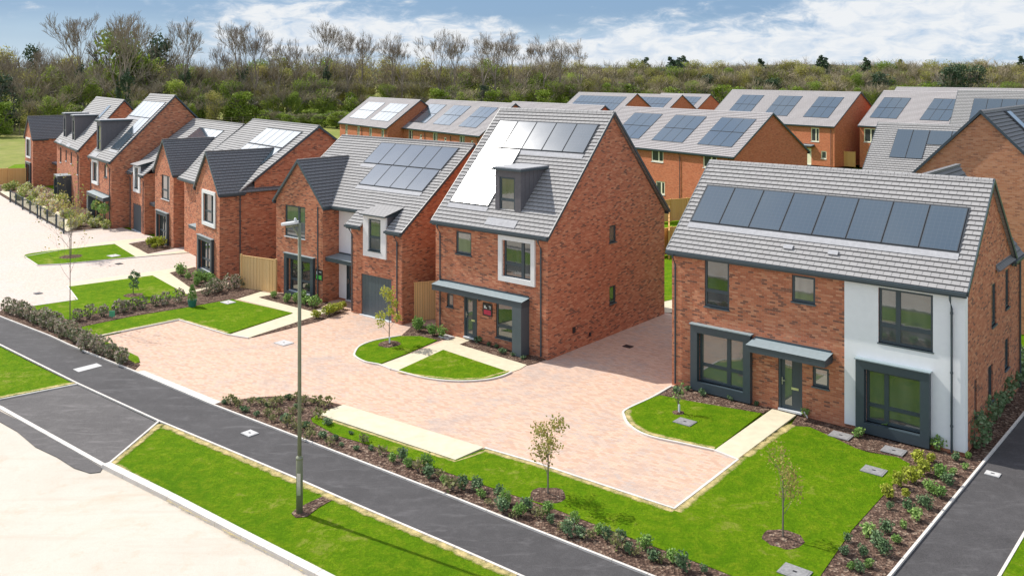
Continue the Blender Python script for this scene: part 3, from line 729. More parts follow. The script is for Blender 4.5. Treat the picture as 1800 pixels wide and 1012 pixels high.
    def solar(s, x0, x1, y0, y1, n, ye=None, mirror=False):
        X0, ye, ze, sv = s.rp; nn = V(1, 0, 0).cross(sv); w = (x1-x0)/n
        for i in range(n):
            b = MB('solar_glass', 'panel_frame'); s0 = (y0-ye)/sv.y; s1 = (y1-ye)/sv.y; O = V(x0+w*i, ye, ze)
            def pt(u, v, h): return O+V(1, 0, 0)*u+sv*v+nn*h
            g = .012; m = .022
            o = [pt(g, s0+g, .07), pt(w-g, s0+g, .07), pt(w-g, s1-g, .07), pt(g, s1-g, .07)]; q = [pt(g+m, s0+g+m, .07), pt(w-g-m, s0+g+m, .07), pt(w-g-m, s1-g-m, .07), pt(g+m, s1-g-m, .07)]
            b.face(q, 0)
            for k in range(4): b.face([o[k], o[(k+1) % 4], q[(k+1) % 4], q[k]], 1); l = [p-nn*.06 for p in o]; b.face([l[k], l[(k+1) % 4], o[(k+1) % 4], o[k]], 1)
            b.build('solar_panel', s.root)

    def flashing(s, x0, x1, y0, y1):
        X0, ye, ze, sv = s.rp; nn = V(1, 0, 0).cross(sv); s0 = (y0-ye)/sv.y; s1 = (y1-ye)/sv.y; b = MB('panel_frame', 'lead'); O = V(0, ye, ze)
        def pt(u, v, h): return O+V(1, 0, 0)*u+sv*v+nn*h
        e = .05; b.face([pt(x0-e, s0-.05, .045), pt(x1+e, s0-.05, .045), pt(x1+e, s1+e, .045), pt(x0-e, s1+e, .045)], 0)
        b.face([pt(x0-e, s0-.3, .042), pt(x1+e, s0-.3, .042), pt(x1+e, s0-.045, .047), pt(x0-e, s0-.045, .047)], 1)
        b.build('flashing', s.root)


def sign(house, x, y, z, w, h, band, label, symbols):
    b = MB('black_plastic'); b.box(-w/2, w/2, -.03, 0, 0, h)
    a = house.root.rotation_euler.z; p = house.root.location+V(math.cos(a)*x-math.sin(a)*y, math.sin(a)*x+math.cos(a)*y, z)
    o = b.build('house_sign', loc=p); o.rotation_euler.z = a; tag(o, label, 'sign')
    c = MB(band); c.box(-w/2+.07, w/2-.07, -.035, -.031, .06, h*.48); c.build('colour_band', o)
    c = MB('sign_white')
    for q in symbols: c.box(q[0], q[1], -.035, -.031, q[2], q[3])
    c.build('lettering', o)
    return o


def wall_lamp(H, x, y, z):
    b = MB('black_plastic'); b.tube([(x, y-.07, z-.09), (x, y-.07, z+.09)], .045, 10); b.box(x-.02, x+.02, y-.06, y, z-.03, z+.03); b.build('wall_lamp', H.root)


AA = ang(-1000)
uA = V(math.cos(AA), math.sin(AA), 0); vA = V(-uA.y, uA.x, 0)


# ---- the end house with the white rendered bay
def end_house():
    H = House('brick_house', 'two storey brick house on the right with white rendered bay and eight solar panels', G(1695.5, 804), AA)
    fh = [(-9.0, -8.0, 3.27, 5.04), (-5.6, -4.76, 4.0, 4.93), (-9.22, -7.36, .42, 2.26), (-6.1, -5.22, .0, 2.12), (-4.85, -4.28, 1.18, 1.86)]
    s = H
    s.panel(V(-10.4, 0, 0), V(1, 0, 0), V(0, -1, 0), 10.4-3.74, 0, 5.2, [(a+10.4, b+10.4, c, d) for a, b, c, d in fh])
    s.panel(V(-3.74, .0, 0), V(1, 0, 0), V(0, -1, 0), 3.74, 0, 5.2, [(3.74-2.62, 3.74-.92, 3.12, 4.94), (3.74-3.02, 3.74-1.24, .42, 2.16)])
    sh = [(1.25, 1.55, .9, 2.1), (3.05, 3.75, .8, 2.05), (3.6, 4.3, 3.3, 4.75), (5.6, 6.3, 1.3, 2.4), (5.7, 6.35, 3.5, 4.9)]
    s.panel(V(0, 0, 0), V(0, 1, 0), V(1, 0, 0), 8.1, 0, 5.1, [], None) if False else s.panel(V(0, 0, 0), V(0, 1, 0), V(1, 0, 0), 8.1, 0, 5.2, sh)
    s.wall.face([V(0, 0, 5.2), V(0, 6.95, 5.2), V(0, 3.37, 8.33)])
    s.panel(V(-10.4, 6.95, 0), V(0, -1, 0), V(-1, 0, 0), 6.95, 0, 5.2, (), [(3.58, 8.33)])
    s.panel(V(0, 8.1, 0), V(-1, 0, 0), V(0, 1, 0), 4.4, 0, 5.2, (), [(2.2, 8.2)]); s.panel(V(-4.4, 6.95, 0), V(-1, 0, 0), V(0, 1, 0), 6.0, 0, 5.2)
    H.finish()
    r = MB('white_render')          # render coat, 20 mm proud of the brick, returning round the corner
    s.panel(V(-3.74, -.03, 0), V(1, 0, 0), V(0, -1, 0), 3.77, .16, 5.0, [(3.74-2.62, 3.74-.92, 3.12, 4.94), (3.74-3.02, 3.74-1.24, .42, 2.16)], mb=r, depth=.03)
    r.face([V(.03, -.03, .16), V(.03, .27, .16), V(.03, .27, 5.25), V(.03, -.03, 5.0)]); r.face([V(.03, .27, .16), V(0, .27, .16), V(0, .27, 5.25), V(.03, .27, 5.25)]); r.face([V(-3.74, 0, .16), V(-3.74, -.03, .16), V(-3.74, -.03, 5), V(-3.74, 0, 5)])
    r.face([V(-3.74, -.03, .16), V(-3.74, 0, .16), V(.03, 0, .16), V(.03, -.03, .16)])
    r.build('render_panel', H.root)
    H.roof(-10.4, 0, -.2, 5.2, 3.37, 8.39, 6.95+.2)
    H.crossroof(-2.2, 2.35, 6.9, 8.25, 5.15, 8.3, 'dark_roof_tile') if False else None
    b = MB('dark_roof_tile'); sv = V(-2.3, 0, 3.24); H.roofslope(b, V(.12, 4.2, 5.12), V(0, 1, 0), 4.05, sv.normalized(), sv.length); H.roofslope(b, V(-4.52, 8.25, 5.12), V(0, -1, 0), 4.05, V(2.3, 0, 3.24).normalized(), sv.length)
    b.box(-2.28, -2.1, 3.4, 8.27, 8.34, 8.42); b.build('roof', H.root); H.gutter(V(.16, 6.5, 5.12), V(0, 1, 0), 1.8, V(1, 0, 0))
    H.flashing(-10.07, -.41, .92, 2.33); H.solar(-10.07, -.41, .92, 2.33, 8)
    H.fwin(-9.0, -8.0, 3.27, 5.04, rows=[(0, 1, .34)]); H.fwin(-5.6, -4.76, 4.0, 4.93, glass='curtained_glass'); H.fwin(-4.85, -4.28, 1.18, 1.86, glass='curtained_glass')
    H.fwin(-2.62, -.92, 3.12, 4.94, cols=(.36,), rows=[(0, .36, .32), (.36, 1, .32)]); H.fwin(-3.02, -1.24, .42, 2.16, cols=(.36,), rows=[(0, .36, .32), (.36, 1, .32)], sill='silver_sill')
    H.fwin(-9.22, -7.36, .42, 2.26, cols=(.64,), rows=[(0, .64, .34), (.64, 1, .34)], sill='silver_sill')
    H.surround(-9.5, -7.08, .08, 2.54, .28, .2, wb=.34); H.surround(-3.3, -.98, .08, 2.48, .28, .2, wb=.34, y=-.03)
    H.canopy(-6.98, -4.15, -.72, -.0, 2.36); H.door(-6.08, -5.22, 2.1); wall_lamp(H, -6.55, 0, 2.0)
    for a in sh: H.swin(*a)
    H.downpipe(-10.22, 0, 5.1); H.downpipe(-.35, -.03, 5.05); 
    b = MB('anthracite'); b.tube([(.06, 7.95, 5.0), (.06, 7.95, .1)], .036, 8); b.build('downpipe', H.root)
    for x in (-5.9, -4.28):
        b = MB('lead'); X0, ye, ze, sv = H.rp; nn = V(1, 0, 0).cross(sv); b.obox(V(x, ye, ze)+sv*.85, V(1, 0, 0), sv, nn, .17, .09, .03, .08); b.build('roof_vent', H.root)
    b = MB('kerb_concrete'); b.tube([(-5.12, -.1, .25), (-4.98, -.12, .06)], .025, 6); b.build('pipe_end', H.root)


end_house()


def dormer(H, x0, x1, yf, z0, z1, slope, ye, ze, wx0, wx1, wz0, wz1):
    """zinc dormer with a flat lid standing on the front slope"""
    yb = ye+(z1-ze)/slope; D = MB('zinc_cladding'); yw = ye+(z0-ze)/slope
    H.panel(V(x0, yf, 0), V(1, 0, 0), V(0, -1, 0), x1-x0, z0, z1, [(wx0-x0, wx1-x0, wz0, wz1)], mb=D)
    for X, f in ((x1, 1), (x0, -1)):
        q = [V(X, yf, z0), V(X, yb, z1), V(X, yf, z1)]; q = q if f > 0 else q[::-1]; D.face(q)
        n = 6
        for k in range(1, n):
            yy = yf+(yb-yf)*k/n; zz = z0+(z1-z0)*k/n; D.box(X-.012 if f < 0 else X, X if f < 0 else X+.012, yy-.008, yy+.008, zz, z1-.02)
    d = D.build('dormer', H.root); L_ = MB('anthracite', 'lead'); L_.box(x0-.14, x1+.14, yf-.16, yb+.05, z1, z1+.09); L_.box(x0-.08, x1+.08, yf-.1, yb+.3, z1+.091, z1+.14, 1); L_.build('dormer_roof', d)
    w = H.fwin(wx0, wx1, wz0, wz1, y=yf, rows=[(0, 1, .36)], sill='lead')
    b = MB('lead'); X0 = 0; sv = V(0, 1, slope).normalized(); nn = V(1, 0, 0).cross(sv); b.obox(V((x0+x1)/2, ye+(z0-ze)/slope-.1, z0-.1*slope), V(1, 0, 0), sv, nn, (x1-x0)/2+.12, .2, .03, .05); b.build('apron', d)


def tall_house(label, O, a, mir=False, group=None, solar=True, dorm=True):
    H = House('tall_brick_house', label, O, a, group=group); W_, D_ = 6.6, 9.54
    def X(p, q): return (p, q) if not mir else (-W_-q, -W_-p)
    fr = [(*X(-5.3, -4.35), 3.82, 4.84), (*X(-2.42, -.9), 3.16, 4.82), (*X(-4.8, -4.0), .0, 2.02), (*X(-5.88, -5.46), 1.3, 1.9), (*X(-2.88, -1.78), .45, 2.0)]
    sh = [(4.62, 5.18, 4.25, 5.03), (4.62, 5.15, 1.45, 2.25)] 
    H.body(W_, D_, 5.17, 4.8, 10.2, fr, sh, slope=1.018); H.finish(); H.roof(-W_, 0, -.16, 5.17, 4.83, 10.25, 9.82)
    H.fwin(*fr[0], glass='curtained_glass'); H.fwin(*fr[1], cols=(.68,) if not mir else (.32,), rows=[(0, .68, .36)] if not mir else [(.32, 1, .36)]); H.fwin(*fr[3]); H.fwin(*fr[4], rows=[(0, 1, .33)])
    H.surround(*X(-2.68, -.64), 2.98, 5.0, .22, .1, mat='white_surround', cap=False); H.door(*X(-4.78, -4.02), 2.0, z0=.15)
    for w in sh: H.swin(*w)
    c0, c1 = X(-6.3, -.98); H.canopy(c0, c1, -.55, 0, 2.36, .26, .1)
    l = MB('anthracite_light'); l.box(*(X(-1.5, -1.0)), -.55, -.0, .05, 2.1); l.build('canopy_side', H.root)
    H.downpipe(X(-6.25, -6.25)[0] if not mir else -.35, 0, 5.05); H.downpipe(X(-.32, -.32)[0] if not mir else -6.25, 0, 5.05)
    wall_lamp(H, X(-3.82, -3.82)[0], 0, 1.98)
    if dorm and not mir: dormer(H, -3.4, -1.92, .55, 5.55, 7.72, 1.018, -.16, 5.17, -3.15, -2.26, 5.85, 7.42)
    if mir: dormer(H, -5.9, -4.4, .3, 5.45, 8.1, 1.018, -.16, 5.17, -5.6, -4.7, 5.75, 7.75)
    if solar:
        H.flashing(*X(-6.24, -3.88), .64, 3.0); H.flashing(*X(-6.24, -.3), 3.02, 4.23); H.solar(*X(-6.24, -.3), 3.02, 4.23, 5); H.solar(*X(-6.24, -3.88), 1.83, 3.01, 2); H.solar(*X(-6.24, -3.88), .64, 1.82, 2)
    b = MB('black_plastic'); b.box(0, .04, 1.75, 1.93, .75, 1.0); b.box(0, .05, 3.0, 3.1, .35, .5); b.build('wall_vent', H.root)
    return H


H4 = tall_house('tall brick house in the middle with grey dormer and solar panels flaring in the sun', G(963, 633), AA)
sign(H4, -3.36, 0, 1.28, .56, .56, 'sign_red', 'small black sign with red band on the tall middle house beside its door', [(-.19, -.16, .32, .46), (-.13, -.10, .32, .46), (-.16, -.13, .36, .42), (-.08, -.03, .32, .38), (.08, .20, .43, .46), (.15, .18, .32, .43)])


def wing_house(label, O, a, mir=False, group=None, front_sur='anthracite', top_white=False, wx=(-10.34, -6.26), ridge=(4.98, 8.33), D_=9.9, garage=True, wingy=.2, Wm=10.34, ye=-.2, ze=4.41, pan='five'):
    """front-gabled wing, recessed doorway and a garage bay under one ridge"""
    H = House('gabled_brick_house', label, O, a, group=group); yr, zr = ridge; t = (zr-ze)/(yr-ye)
    def X(p, q): return (p, q) if not mir else (-Wm-q, -Wm-p)
    def Y(y): return ze+t*(y-ye)
    rec = 1.3
    # garage bay
    s0, s1 = X(-2.75, -1.08); wd0, wd1 = X(-2.36, -1.46)
    g0, g1 = X(-3.75, 0); holes = [(*X(-2.97, -.76), 0, 2.05), (wd0, wd1, 3.3, Y(0)-.03)]
    hg = Y(0)-.03
    if garage: H.panel(V(g0, 0, 0), V(1, 0, 0), V(0, -1, 0), g1-g0, 0, hg, [(h[0]-g0, h[1]-g0, h[2], h[3]) for h in holes])
    # return walls between garage bay and recess
    xr = X(-3.75, -3.75)[0]; nx = V(-1, 0, 0) if not mir else V(1, 0, 0)
    if garage: H.panel(V(xr, 0, 0) if mir else V(xr, rec, 0), V(0, 1, 0) if mir else V(0, -1, 0), nx, rec, 0, hg)
    # recess wall
    r0, r1 = X(wx[1], -3.75 if garage else 0); hr = Y(rec)-.05; H.panel(V(r0, rec, 0), V(1, 0, 0), V(0, -1, 0), r1-r0, 0, hr, [])
    # wing
    w0, w1 = X(*wx); xc = (w0+w1)/2; hw = (w1-w0)/2; wh = 5.05; wz = 7.35
    fr = [(*X(-9.52, -7.75), 3.16, 4.86), (*X(-9.1, -7.2), .28, 2.0)]
    H.panel(V(w0, wingy, 0), V(1, 0, 0), V(0, -1, 0), w1-w0, 0, wh, [(h[0]-w0, h[1]-w0, h[2], h[3]) for h in fr], [(hw, wz-.1)])
    ih = Y(rec) ; 
    H.panel(V(w1, wingy, 0), V(0, 1, 0), V(1, 0, 0), 2.2 if not mir else D_, 0, wh)
    H.panel(V(w0, 3.0 if mir else D_, 0), V(0, -1, 0), V(-1, 0, 0), (3.0 if mir else D_)-wingy, 0, wh)
    # main gables
    for Xg, nrm in ((0, 1), (-Wm, -1)):
        iswing = (Xg == 0) == mir; y0 = rec if iswing or not garage else 0
        pts = [V(Xg, y0, 0), V(Xg, D_, 0), V(Xg, D_, Y(2*yr-D_)), V(Xg, yr, zr-.08), V(Xg, y0, Y(y0)-.05)]
        if iswing: pts = [V(Xg, 2.1, wh), V(Xg, D_, wh), V(Xg, D_, max(wh+.02, Y(2*yr-D_))), V(Xg, yr, zr-.08), V(Xg, 2.1, Y(2.1)-.06)]
        H.wall.face(pts if nrm > 0 else pts[::-1])
    H.panel(V(0, D_, 0), V(-1, 0, 0), V(0, 1, 0), Wm, 0, Y(2*yr-D_)-.1); H.finish()
    # roofs: lower garage slope, main slope set back over the recess, rear slope
    b = MB(H.tile); sv = V(0, 1, t).normalized(); gx0, gx1 = X(-3.95, .12); k = math.sqrt(1+t*t)
    dx0, dx1 = X(-2.85, -1.0)
    for (a0, a1, y0) in ((gx0, dx0, ye), (dx0, dx1, .62), (dx1, gx1, ye)) if garage else () : H.roofslope(b, V(a0, y0, Y(y0)), V(1, 0, 0), a1-a0, sv, (yr-y0)*k)
    ys = .62 if garage else .95; ox0, ox1 = X(-Wm-.12, -3.95 if garage else .12); H.roofslope(b, V(ox0, ys+ (0 if not mir else 0), Y(ys)), V(1, 0, 0), ox1-ox0, sv, (yr-ys)*k)
    yb = 2*yr-ye; H.roofslope(b, V(.12, yb, ze), V(-1, 0, 0), Wm+.24, V(0, -1, t).normalized(), (yb-yr)*k); b.box(-Wm-.12, .12, yr-.09, yr+.09, zr-.02, zr+.06)
    rt = b.build('roof', H.root); 
    for Xg in (.14, -Wm-.14):
        ysg = (ye if garage else ys) if (Xg > 0) != mir else 2.0; chevron(rt, 'anthracite', [V(Xg, ysg, Y(ysg)), V(Xg, yr, zr), V(Xg, yb, ze)], V(.022, 0, 0))
    for (a0, a1) in ((gx0, dx0), (dx1, gx1)) if garage else (): H.gutter(V(a0, ye-.06, Y(ye)), V(1, 0, 0), a1-a0, V(0, -1, 0))
    q0, q1 = X(wx[1], -3.95 if garage else .1); H.gutter(V(q0, ys-.06, Y(ys)), V(1, 0, 0), q1-q0, V(0, -1, 0))
    H.gutter(V(-Wm, yb+.06, ze), V(1, 0, 0), Wm, V(0, 1, 0))
    H.crossroof(xc, hw+.16, wingy, ye+(wz-ze)/t-.1, wh-.03, wz, 'dark_roof_tile')
    H.rp = (0, ye, ze, sv)
    # half dormer with a white surround breaking the eaves
    if garage:
        b = MB('white_surround')
        H.panel(V(s0, -.08, 0), V(1, 0, 0), V(0, -1, 0), s1-s0, 2.98, 5.02, [(wd0-s0, wd1-s0, 3.3, 4.86)], mb=b, depth=.08)
        b.box(s0, wd0-.01, -.079, .02, 2.98, 5.02); b.box(wd1+.01, s1, -.079, .02, 2.98, 5.02); b.box(wd0-.01, wd1+.01, -.079, .0, 2.98, 3.29); b.box(wd0-.01, wd1+.01, -.079, .0, 4.87, 5.02); sr = b.build('window_surround', H.root)
        H.fwin(wd0, wd1, 3.3, 4.86, y=-.05, rows=[(0, 1, .42)], sill='anthracite_light')
        d = MB('zinc_cladding'); d.box(s0+.03, wd0-.02, .021, 1.2, hg-.1, 5.0); d.box(wd1+.02, s1-.03, .021, 1.2, hg-.1, 5.0); d.box(wd0-.02, wd1+.02, .3, 1.2, hg-.1, 5.0); d.build('dormer', H.root)
        d = MB('grey_roof_tile', 'anthracite'); ly = ye+(5.42-ze)/t; d.face([V(s0-.1, -.26, 5.09), V(s1+.1, -.26, 5.09), V(s1+.1, ly, 5.42), V(s0-.1, ly, 5.42)]); d.box(s0-.1, s1+.1, -.26, .7, 5.02, 5.085, 1)
        for xx in (s0-.1, s1+.1): d.face([V(xx, -.26, 5.06), V(xx, ly, 5.06), V(xx, ly, 5.42)], 1); d.face([V(xx, -.26, 5.06), V(xx, ly, 5.42), V(xx, ly, 5.06)], 1)
        d.build('dormer_roof', H.root)
    if garage:
        b = MB('anthracite_light'); n = 9; ga, gb = X(-2.97, -.76)
        for i in range(n): w = (gb-ga)/n; b.box(ga+w*i+.004, ga+w*(i+1)-.004, .05, .08, .02, 2.05)
        b.box(ga, gb, .081, .09, .0, 2.05); b.build('garage_door', H.root)
        b = MB('silver_sill'); b.box(ga-.05, gb+.05, -.12, .05, -.01, .03); b.build('drain_channel', H.root)
    # wing windows
    H.fwin(*fr[0], y=wingy, cols=(.66,), rows=[(0, .66, .38)], sill='silver_sill'); H.fwin(*fr[1], y=wingy, cols=(.5,), rows=[(0, .5, .35), (.5, 1, .35)], sill='silver_sill')
    H.surround(*X(-9.42, -6.9), .0, 2.25, .24, .16, y=wingy)
    if top_white: H.surround(*X(-9.75, -7.52), 2.95, 5.06, .2, .08, y=wingy, mat='white_surround', cap=False)
    # white recess panel, canopy and door
    p0, p1 = X(-6.24, -3.78); u0, u1 = X(-6.24, -5.62); b = MB('white_render'); b.box(p0, p1, rec-.04, rec-.002, 2.5, hr); b.box(u0, u1, rec-.04, rec-.002, .1, 2.32); b.build('render_panel', H.root)
    H.canopy(*X(-6.24, -3.78), .35, rec, 2.38, .2, .08); H.door(*X(-5.6, -4.75), 2.1, y=rec-.06, z0=.1)
    if garage: H.downpipe(X(-3.6, -3.6)[0], 0, 4.35); H.downpipe(X(-.3, -.3)[0], 0, 4.35)
    b = MB('anthracite'); xw = X(wx[1]-.35, wx[1]-.35)[0] if not mir else w1-.0; b.tube([(xw, wingy-.06, 5.0), (xw, wingy-.06, .1)], .036, 8) if not mir else b.tube([(.06, 1.2, 5.0), (.06, 1.2, .1)], .036, 8); b.build('downpipe', H.root)
    if pan == 'five': H.flashing(-5.46, -.66, 2.0, 3.28); H.flashing(-6.6, -.62, 3.3, 4.65); H.solar(-6.6, -.62, 3.3, 4.65, 5); H.solar(-5.46, -.66, 2.0, 3.28, 4)
    elif pan == 'left': H.flashing(-6.9, -1.8, 3.1, 4.25); H.solar(-6.9, -1.8, 3.1, 4.25, 4)
    return H


H3 = wing_house('brick house with gabled wing, grey garage door and nine blue solar panels', V(-5.25, 43.27, 0), AA)
sign(H3, -6.55, .2, 1.14, .58, .56, 'sign_green', 'small black sign with green band on the wing beside the dark bay window', [(-.2, -.17, .3, .46), (-.17, -.10, .3, .33), (-.07, -.04, .3, .42), (.02, .2, .43, .46)])
H2 = wing_house('gabled brick house with white framed upper window left of the timber fence', G(386, 494), ang(-330), mir=True, top_white=True, Wm=10.34, ridge=(6.2, 8.75), ye=-.2, ze=4.15, D_=12.2, garage=False, wingy=.0, pan='none')
H2.flashing(-6.4, -.9, 4.0, 5.6); H2.solar(-6.4, -1.0, 4.3, 5.6, 5); H2.solar(-6.4, -1.0, 2.95, 4.25, 5)
H1c = wing_house('gabled brick house with grey garage door standing behind the oval lawn', G(305, 436), ang(-360), mir=True, pan='left', wingy=.0)
H1b = tall_house('tall brick house at the far left with dark porch and long glazed roof panels', G(196, 402), ang(-330), mir=True)


def far_left():
    H = House('pair_of_brick_houses', 'far left brick terrace with two dark dormers on its front slope', G(140, 366), ang(-190)); W_ = 13.5
    t = 1.136; fr = [(-1.4, -.7, 2.9, 4.7), (-5.0, -4.2, 3.6, 4.7), (-8.0, -7.2, 3.6, 4.7), (-11.5, -10.5, 3.2, 4.7)]
    H.body(W_, 7.45, 5.17, 3.72, 9.52, fr, [], slope=1.14); H.finish(); H.roof(-W_, 0, -.16, 5.17, 3.74, 9.6, 7.64)
    for w in fr: H.fwin(*w, sill='silver_sill')
    dormer(H, -6.2, -4.6, .3, 5.35, 8.0, t, -.16, 5.17, -5.9, -4.9, 5.7, 7.6); dormer(H, -11.4, -9.8, .3, 5.35, 8.0, t, -.16, 5.17, -11.1, -10.1, 5.7, 7.6)
    H.solar(-3.9, -2.9, 1.9, 3.2, 1)
    b = MB('anthracite', 'canopy_grey'); b.box(-6.6, -4.4, -1.2, -.0, 2.3, 2.5); b.box(-6.6, -6.45, -1.2, 0, 0, 2.3); b.box(-4.55, -4.4, -1.2, 0, 0, 2.3); b.box(-6.62, -4.38, -1.22, 0, 2.501, 2.53, 1); b.build('porch', H.root); H.door(-5.9, -5.0, 2.1)
    H.downpipe(-.3, 0, 5.05)
    H = House('gabled_brick_house', 'leftmost brick house with dark tiled gable and white framed window', G(58, 328), ang(-380), tile='dark_roof_tile')
    fr = [(-3.1, -1.2, 3.1, 4.9), (-3.0, -1.1, .3, 2.2)]
    H.panel(V(-4.1, 0, 0), V(1, 0, 0), V(0, -1, 0), 4.1, 0, 5.05, [(h[0]+4.1, h[1]+4.1, h[2], h[3]) for h in fr], [(2.05, 7.3)])
    H.panel(V(0, 0, 0), V(0, 1, 0), V(1, 0, 0), 6.5, 0, 5.05); H.panel(V(-4.1, 6.5, 0), V(0, -1, 0), V(-1, 0, 0), 6.5, 0, 5.05); H.panel(V(0, 6.5, 0), V(-1, 0, 0), V(0, 1, 0), 4.1, 0, 5.05, (), [(2.05, 7.3)]); H.finish()
    H.crossroof(-2.05, 2.2, 0, 6.6, 5.02, 7.4)
    H.fwin(*fr[0], cols=(.6,)); H.fwin(*fr[1], cols=(.6,)); H.surround(-3.3, -1.0, 2.9, 5.1, .2, .08, mat='white_surround', cap=False); H.surround(-3.25, -.85, .05, 2.45, .22, .14)
    H.canopy(.1, 2.2, 1.8, 3.2, 2.5, .2)


far_left()


def back_house(label, O, a, W_, he=5.1, zr=8.58, yr=4.7, groups=(), wins=(), brick='orange_brick', D_=9.4, sh=(), pipes=(), doors=(), ov=.2, group=None, frame='cream_frame'):
    H = House('brick_terrace', label, O, a, brick=brick, tile='slate_roof_tile', course=.22, group=group)
    H.body(W_, D_, he, yr, zr-.04, [w[:4] for w in wins]+[(d[0], d[1], 0, 2.1) for d in doors], sh); H.finish(); H.roof(-W_, 0, -ov, he-ov*(zr-he)/yr+.06, yr, zr, 2*yr+ov)
    for w in wins: H.fwin(*w[:4], cols=w[4] if len(w) > 4 else (.6,), mat=frame, sill='white_surround', fw=.11, glass='far_glass', rows=w[5] if len(w) > 5 else ())
    for w in sh: H.swin(*w, mat=frame)
    for g in groups: x0, x1, y0, y1, n = g; ym = (y0+y1)/2; H.solar(x0, x1, y0, ym-.01, n); H.solar(x0, x1, ym+.01, y1, n)
    for p in pipes: H.downpipe(p, 0, he-.1)
    for d in doors: H.door(d[0], d[1], 2.1, z0=.02, glazed=0, mat='cream_frame', handle=False)
    return H


def from_eave(px, py, z=5.1, dz=0.): g = G(px, py, z+dz); return V(g.x, g.y, dz)


AB = R(-56.3); uB = V(math.cos(AB), math.sin(AB), 0); vB = V(-uB.y, uB.x, 0)


def back_rows():
    # the terrace between the tall house and the end house
    W5 = [(-3.55, -1.9, 3.9, 5.0, (.6,)), (-11.6, -9.9, 3.9, 5.0, (.6,)), (-4.4, -2.9, 1.0, 2.1), (-9.6, -8.6, .2, 2.1)]
    O = from_eave(1291, 274.5); H = back_house('orange brick terrace with three blue solar arrays behind the right end house', O, AB, 19.5, groups=[(-5.05, -1.0, .75, 3.9, 3), (-11.0, -6.9, .75, 3.9, 3), (-16.9, -12.8, .75, 3.9, 3)],
                   wins=[(-3.6, -2.0, 3.85, 4.95), (-10.2, -8.6, 3.85, 4.95), (-16.6, -15.0, 3.85, 4.95), (-9.6, -8.4, .9, 2.1), (-3.6, -2.2, .9, 2.1)], pipes=(-6.4, -.5))
    b = MB('cream_frame', 'lead'); b.box(.0, .09, 4.0, 4.35, 3.5, 3.95); b.box(.091, .11, 4.05, 4.3, 3.55, 3.9, 1); b.build('wall_vent', H.root)
    # two terraces at the wood edge
    O = from_eave(681, 224.5); back_house('left of the two orange terraces at the wood edge with two bright solar arrays', O, R(-57.5), 16.2, groups=[(-7.2, -1.5, .8, 3.8, 4), (-14.6, -8.9, .8, 3.8, 4)], wins=[(-1.9, -1.0, 3.4, 4.8), (-5.8, -4.9, 3.4, 4.8), (-9.9, -9.0, 3.4, 4.8), (-14.2, -13.3, 3.4, 4.8)], pipes=(-.4, -8.2))
    O = from_eave(844, 238); back_house('long orange terrace at the wood edge with three solar arrays, the right one blue', O, AB, 20.3, groups=[(-6.2, -2.2, .8, 3.9, 3), (-12.5, -8.3, .8, 3.9, 3), (-18.7, -14.4, .8, 3.9, 3)], wins=[(-4.6, -3.4, 3.4, 4.85), (-2.0, -1.5, 3.9, 4.4, ()), (-11, -9.8, 3.4, 4.85), (-8.2, -7.7, 3.9, 4.4, ()), (-17.5, -16.3, 3.4, 4.85), (-14.4, -13.9, 3.9, 4.4, ())], pipes=(-.4, -6.6, -13))
    # grey roof showing above the tall house
    rp = V(9.9, 97, 0); back_house('orange terrace whose plain grey roof shows above the tall middle house', rp-vB*4.7, AB, 17.5, groups=[(-7, -2, .6, 2.9, 4), (-15, -9.5, .6, 2.9, 4)])
    # small parallel houses further back
    for (x, y, w, zr_, lb) in ((21.4, 155, 16, 8.58, 'first of three small gabled houses in the distance with a wide blue array'), (31.0, 165, 14, 8.14, 'second of three small gabled houses in the distance, between its twins'), (39.5, 180, 14, 7.9, 'third and rightmost of three small gabled houses in the distance')):
        back_house(lb, V(x, y, 0)-vB*4.7, AB, w, groups=[(-w+1.5, -1.6, .8, 3.9, max(4, int((w-3)/1.15)))], yr=4.7, zr=zr_, he=zr_-3.5, brick='orange_brick')
    # right-hand far terraces, on slightly higher ground
    O = G(1467, 294, .35); H = back_house('orange brick terrace with cream door and three arrays right of centre distance', V(O.x, O.y, .35), AB, 21.5, he=5.15, zr=9.3, yr=5.2, D_=10.4, groups=[(-5.6, -1.7, 1.0, 4.3, 3), (-12.2, -8.2, 1.0, 4.3, 3), (-18.8, -14.8, 1.0, 4.3, 3)], wins=[(-3.55, -2.3, 3.0, 4.75), (-2.0, -1.2, .9, 1.9, ())], doors=[(-4.4, -3.5)], pipes=(-.5,))
    H.canopy(-4.7, -3.0, -.7, 0, 2.5, .15)
    back_house('small grey roofed house far behind, left of the right-hand terrace', V(52, 160, 0), AB, 12, groups=[(-10.5, -2, .8, 3.9, 6)])
    O = V(43.4, 112.9, .35)+uB*22; back_house('orange brick terrace with two dark arrays at the upper right', V(O.x, O.y, .35), AB, 22, he=5.3, zr=9.5, yr=5.2, D_=10.4, groups=[(-21.3, -17.6, 1.0, 4.1, 3), (-14.6, -11.0, 1.0, 4.1, 3)], wins=[(-21.4, -19.8, 3.2, 4.9), (-21.0, -19.8, .6, 2.0)])
    O = V(52, 125, .3)+uB*20; back_house('long plain grey roofed terrace behind the upper right terrace', O, AB, 22, he=5.3, zr=9.8, yr=5.2, D_=10.4)
    # nearer grey tiled houses on the right, parallel to the front row
    H = House('brick_house', 'house roof with one large dark solar block just behind the end house', V(27.1, 66.6, 0)-vA*3.4+uA*9, AA)
    H.body(9, 6.9, 5.2, 3.4, 8.35); H.finish(); H.roof(-9, 0, -.2, 5.0, 3.4, 8.4, 7.0); H.flashing(-7.7, -3.2, 1.1, 2.7) if False else None
    H.flashing(-7.9, -2.0, 2.0, 2.8) if False else None
    H.solar(-7.6, -5.4, .95, 2.95, 2); H.solar(-5.38, -1.0, 1.95, 2.95, 3)
